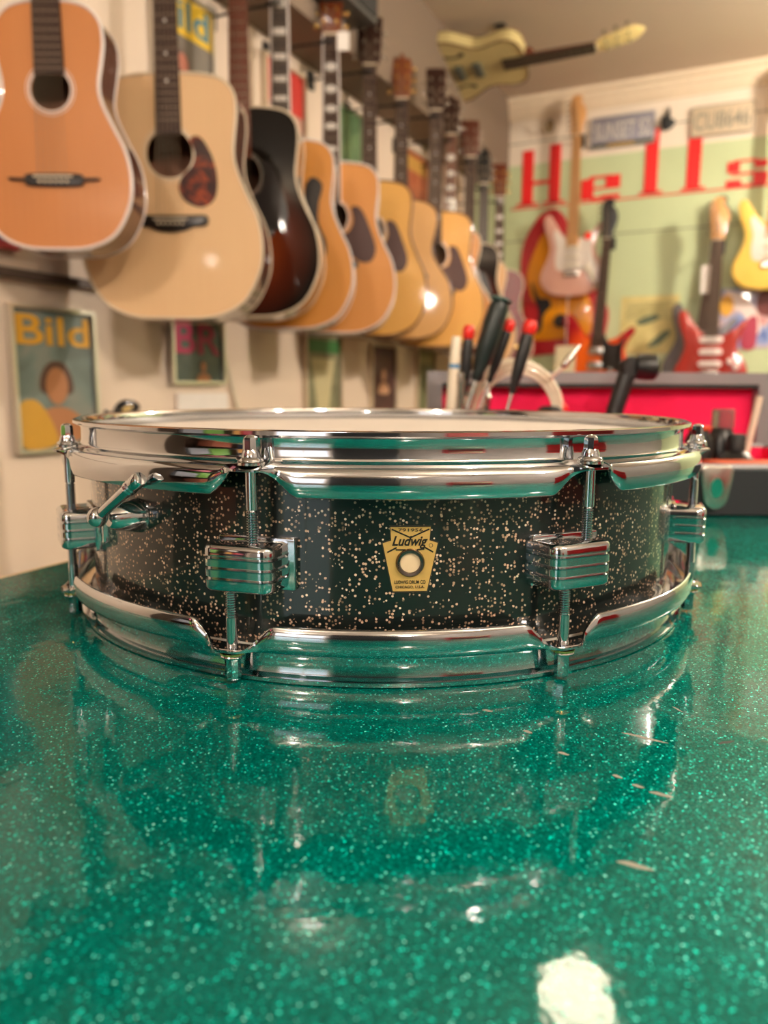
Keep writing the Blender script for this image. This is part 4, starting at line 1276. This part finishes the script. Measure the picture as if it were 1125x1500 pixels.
lt = obj('latch', slabm(catmull([(-.016, .010), (0, .012), (.016, .010), (.014, -.014), (.010, -.027), (0, -.032), (-.010, -.027), (-.014, -.014)], 4), -.006, 0, .002), NICKEL, base, loc=(.334, CY0, .040))
obj('latch_window', slabm(ellipse(0, -.010, .006, .010), -.0068, -.005), plain('green enamel', '0f7a66', .3), lt, False)
# lid, hinged at the back and leaning slightly
lid = obj('lid', bxm(CX0, CX1, .022, .032, 0, .102), CASEB, case, False, loc=(0, CY1, .049), rot=(math.radians(-3), 0, 0))
bm = NB()
for q in ((CX0, CX0+.020, 0, .102), (CX1-.020, CX1, 0, .102), (CX0+.020, CX1-.020, .086, .102), (CX0+.020, CX1-.020, 0, .006)):
    box(bm, q[0], q[1], -.004, .022, q[2], q[3])
obj('lid_frame', bm, CASEG, lid, False)
obj('lid_seal', bxm(CX0+.020, CX1-.020, -.002, .015, .081, .086), BLACKR, lid, False)
obj('lid_lining', bxm(CX0+.020, CX1-.020, .016, .022, .006, .086), RED, lid, False)

def driver(label, tipp, endp, r, shaft=.004, hm=BLACKP, capm=None, cl=.018, group='screwdrivers standing in the tool case', zb=.03):
    """handle from tipp (lower end, where the blade starts) to endp (butt)"""
    a, b = Vector(tipp), Vector(endp)
    d = (b-a)
    L_ = d.length
    dn = d.normalized()
    low = a-dn*((a.z-TZ-zb)/dn.z)
    t = thing('screwdriver', label, 'screwdriver', low, 0, group)
    A = a-low
    prof = [(r*.45, 0), (r*.62, L_*.04), (r*.55, L_*.12), (r*.9, L_*.3), (r, L_*.5), (r, L_*.93), (r*.85, L_)]
    if capm is None:
        prof += [(r*.5, L_+.002), (.0001, L_+.0022)]
    h = obj('handle', lathe(NB(), prof, 10, A, dn), hm, t)
    if capm:
        obj('end_cap', lathe(NB(), [(r*.8, 0), (r*1.12, .003), (r*1.12, cl*.7), (r*.8, cl), (.0001, cl+.001)], 14, A+dn*L_, dn), capm, h)
    obj('blade', tube(NB(), [Vector((0, 0, 0)), A+dn*.004], shaft*.5, 8), NICKEL, t)
    return t
# tool block inside the case holding them upright
tblk = thing('tool_holder', 'black foam tool block in the case behind the drum', 'tool holder', (.125, .93, TZ+.014))
obj('block', slabm(rrect(-.055, .060, 0, .060, .006), -.035, .05, .004), BLACKR, tblk)
HB = .075
driver('large screwdriver with dark green-black handle, tallest in the case', (.1085, .93, TZ+.1365), (.1345, .93, TZ+.2265), .0125, .007, plain('dark green handle', '14211f', .35), plain('green handle cap', '2f5a55', .35), .006, zb=HB)
driver('red-capped screwdriver left of the large dark one', (.0950, .935, TZ+.118), (.0985, .935, TZ+.185), .0065, .004, BLACKP, REDP, .016, zb=HB)
driver('red-capped screwdriver right of the large dark one', (.1260, .945, TZ+.135), (.1455, .945, TZ+.195), .0065, .004, BLACKP, REDP, .014, zb=HB)
driver('red-capped screwdriver nearest the cable coil', (.1490, .915, TZ+.122), (.1655, .915, TZ+.190), .0075, .004, BLACKP, REDP, .016, zb=HB)
t = thing('marker_pen', 'white marker pen with blue ring, leftmost in the tool case', 'pen', (.0775, .93, TZ+HB-.002), 0)
obj('barrel', lathe(NB(), [(.004, 0), (.006, .004), (.0065, .052), (.0065, .085), (.006, .112), (.005, .115), (.0001, .1155)], 16, axis=(.06, 0, 1)), CREAM, t)
obj('blue_ring', lathe(NB(), [(.0067, 0), (.0068, .0005), (.0068, .0045), (.0067, .005)], 16, Vector((.06, 0, 1)).normalized()*.078, (.06, 0, 1)), plain('blue ring', '5a8fb8', .4), t)
t = thing('pocket_torch', 'small silver pocket torch beside the white marker pen', 'torch', (.0900, .928, TZ+HB-.002), 0)
obj('barrel', lathe(NB(), [(.0045, 0), (.005, .003), (.005, .055), (.006, .060), (.006, .072), (.005, .073), (.0001, .0735)], 16), NICKEL, t)
# coil of cable
t = thing('cable_coil', 'coil of white cable with silver jack plug against the red lining', 'cable', (.166, .99, TZ+.016))
for k in range(6):
    ra = .046+.0045*(k % 3)+.0012*k
    pts = [(ra*math.cos(2*PI*i/48)*1.03, -.012+.0045*k+.003*math.sin(4*PI*i/48+k), .078+ra*math.sin(2*PI*i/48)*1.15) for i in range(48)]
    obj('cable_loop', tube(NB(), pts, .0022, 8, True), CREAM, t)
obj('cable_tail', tube(NB(), [(.040, -.012, .125), (.050, -.02, .135), (.056, -.022, .142)], .0028, 8), CREAM, t)
obj('jack_plug', lathe(NB(), [(.003, 0), (.0045, .004), (.0045, .018), (.003, .020), (.003, .030), (.0015, .034)], 12, (.053, -.022, .138), (.6, 0, .8)), NICKEL, t)
obj('jack_plug', lathe(NB(), [(.003, 0), (.005, .004), (.005, .022), (.003, .024), (.0015, .032)], 12, (-.040, -.016, .080), (.1, -.1, 1)), NICKEL, t)
# black clip arm and knob over the lid edge
t = thing('clip_lamp', 'black clip-on lamp with stubby round head leaning on the lid edge', 'lamp', (.290, 1.02, TZ+.016))
obj('arm', tube(NB(), [(0, 0, 0), (.012, 0, .085), (.027, .002, .135)], .0115, 12), BLACKP, t)
obj('joint', lathe(NB(), [(.012, -.010), (.014, 0), (.012, .010)], 16, (.030, .0, .140), (0, 1, 0)), BLACKR, t)
obj('lamp_head', lathe(NB(), [(.010, 0), (.016, .003), (.0175, .014), (.0165, .026), (.012, .030), (.0001, .031)], 24, (.034, .0, .141), (1, -.15, -.05)), BLACKP, t)
t = thing('black_cloth_knob', 'black rubber mallet head beside the red plug in the case', 'mallet', (.208, .98, TZ+.016))
t.name = 'rubber_mallet'
obj('mallet_head', lathe(NB(), [(.012, 0), (.016, .003), (.016, .085), (.010, .090), (.0001, .091)], 20), BLACKR, t)
t = thing('cable_plug', 'red cable plug standing against the red lining', 'plug', (.226, 1.0, TZ+.016))
obj('plug_body', lathe(NB(), [(.006, 0), (.007, .06), (.009, .070), (.009, .090), (.005, .094), (.0001, .095)], 14), REDP, t)
# bottles and boxes at the right end of the case
def bottle(label, x, y, r, h, cr, ch, bm_, cm, z=.016, grp='small bottles in the right end of the case'):
    t = thing('bottle', label, 'bottle', (x, y, TZ+z), 0, grp)
    obj('bottle_body', lathe(NB(), [(r*.9, 0), (r, .003), (r, h*.8), (r*.7, h*.95), (cr*.8, h)], 20), bm_, t)
    obj('cap', lathe(NB(), [(cr, 0), (cr, ch*.9), (cr*.85, ch), (.0001, ch+.0003)], 20, (0, 0, h)), cm, t)
CLEARP = NT('smoky clear plastic'); P(CLEARP, rough=.1, trans=.8, ior=1.45); CLEARP.b.inputs['Base Color'].default_value = lin('b8a8a4'); CLEARP = CLEARP.m
bottle('black bottle with clear plastic cap at the right end of the case', .392, .90, .017, .068, .0125, .022, BLACKP, CLEARP)
bottle('squat black bottle with black cap in front of the clear-capped one', .392, .862, .0195, .045, .010, .018, BLACKP, BLACKR)
bottle('black bottle with orange lid behind the drum rim', .349, .86, .0155, .068, .013, .004, BLACKP, plain('orange lid', 'c9451a', .5))
t = thing('glue_box', 'flat orange and red box lying at the front of the case', 'box', (.400, .815, TZ+.016))
obj('carton', bxm(-.055, .055, -.02, .02, 0, .037), plain('orange carton', 'd2541c', .5), t, False)
obj('red_label', bxm(.020, .050, -.0205, .0205, .030, .0375), REDP, t, False)
tag(obj('wooden_stick', tube(NB(), [(0, 0, 0), (.010, .0, .060), (.018, .002, .104)], .0042, 10), plain('pale wood stick', 'dccbb4', .6), loc=(.430, .93, TZ+.016)),
    'pale wooden stick leaning against the lid right of the bottles', 'stick')

# ------------------------------------------------------------------ unseen props added out of view for the chrome to mirror
def amp_prop(label, pos, rot, w, d, h, shell, cloth):
    t = thing('amplifier_prop', label, 'amplifier', pos, rot, 'added props for the drum chrome to mirror')
    obj('cabinet', slabm(rrect(-w/2, w/2, 0, h, .02), 0, d, .01), shell, t)
    obj('speaker_cloth', slabm(rrect(-w/2+.03, w/2-.03, .04, h-.16, .01), -.006, .004), cloth, t, False)
    obj('control_panel', bxm(-w/2+.03, w/2-.03, -.008, .004, h-.13, h-.04), NICKEL, t, False)
    for i in range(5):
        obj('control_knob', lathe(NB(), [(.012, 0), (.010, .018), (.0001, .019)], 14, (-w*.32+w*.16*i, -.008, h-.085), (0, -1, 0)), BLACKP, t)
amp_prop('tall black amplifier-shaped prop added behind the counter as the dark mirror image of the camera operator', (-.15, -1.15, 0), PI, .62, .34, 1.62, BLACKP, plain('charcoal cloth', '2b2c30', .9))  # added dark block in place of the camera operator's reflection
amp_prop('red amplifier-shaped prop added behind the counter for a red mirror image', (.95, -1.35, 0), PI+.2, .5, .28, 1.15, plain('red vinyl', 'a8202a', .5), plain('oxblood cloth', '5a1a1c', .9))  # added red block, unseen, to tint the chrome

t = thing('prop_box', 'bright red box added out of view on the counter to redden the right lug', 'box', (.78, .10, TZ), math.radians(69))  # added in place of a red light mirrored in the lug
obj('carton', slabm(rrect(-.16, .16, 0, .17, .008), 0, .10, .004), plain('bright red carton', 'e0202a', .4), t)
obj('lid_band', bxm(-.161, .161, -.001, .101, .125, .135), plain('dark red band', '7a1418', .5), t, False)
# unseen dark shelf added behind the camera to darken the hoop reflections
sh = thing('prop_shelf', 'tall dark wooden prop shelf added unseen on the left wall to darken the chrome', 'shelf', R3(U0+.01, 5.9, 0), math.radians(64))
DW = wood('dark shelf wood', '2e231c', '45342a', 20, 3)
for x_ in (-1.2, 0, 1.18):
    obj('side_panel', bxm(x_, x_+.02, -.34, 0, 0, 2.05), DW, sh, False)
for z_ in (.08, .55, 1.02, 1.50, 2.03):
    obj('shelf_board', bxm(-1.19, 1.19, -.34, 0, z_, z_+.02), DW, sh, False)
obj('back_panel', bxm(-1.2, 1.2, -.006, 0, 0, 2.05), DW, sh, False)
for k, (v_, z_, w_, h_, c_, nm) in enumerate(((6.7, 1.04, .5, .36, 'a8232c', 'red'), (6.1, 1.04, .4, .30, 'c98f2a', 'mustard'), (5.45, 1.04, .45, .40, '6a9a3a', 'lime green'), (5.0, 1.04, .35, .28, '8d8f98', 'silver grey'),
                                             (6.5, .57, .5, .40, '2c3a55', 'navy blue'), (5.5, .57, .5, .36, 'a5604a', 'rust brown'), (6.2, 1.52, .5, .34, 'b8b0a6', 'pale grey'), (5.2, 1.52, .4, .36, '9a2f44', 'crimson'))):
    t = thing('prop_box', nm+' box added on the unseen prop shelf for colour in the chrome', 'box', R3(U0+.04, v_, z_), math.radians(64))  # boxes added as colour patches for the chrome to mirror
    obj('carton', slabm(rrect(-w_/2, w_/2, 0, h_*.93, .006), -.26, -.01, .004), plain(nm+' carton', c_, .5), t)
    obj('lid', bxm(-w_/2-.004, w_/2+.004, -.264, -.006, h_*.93, h_), plain(nm+' carton', c_, .5), t, False)
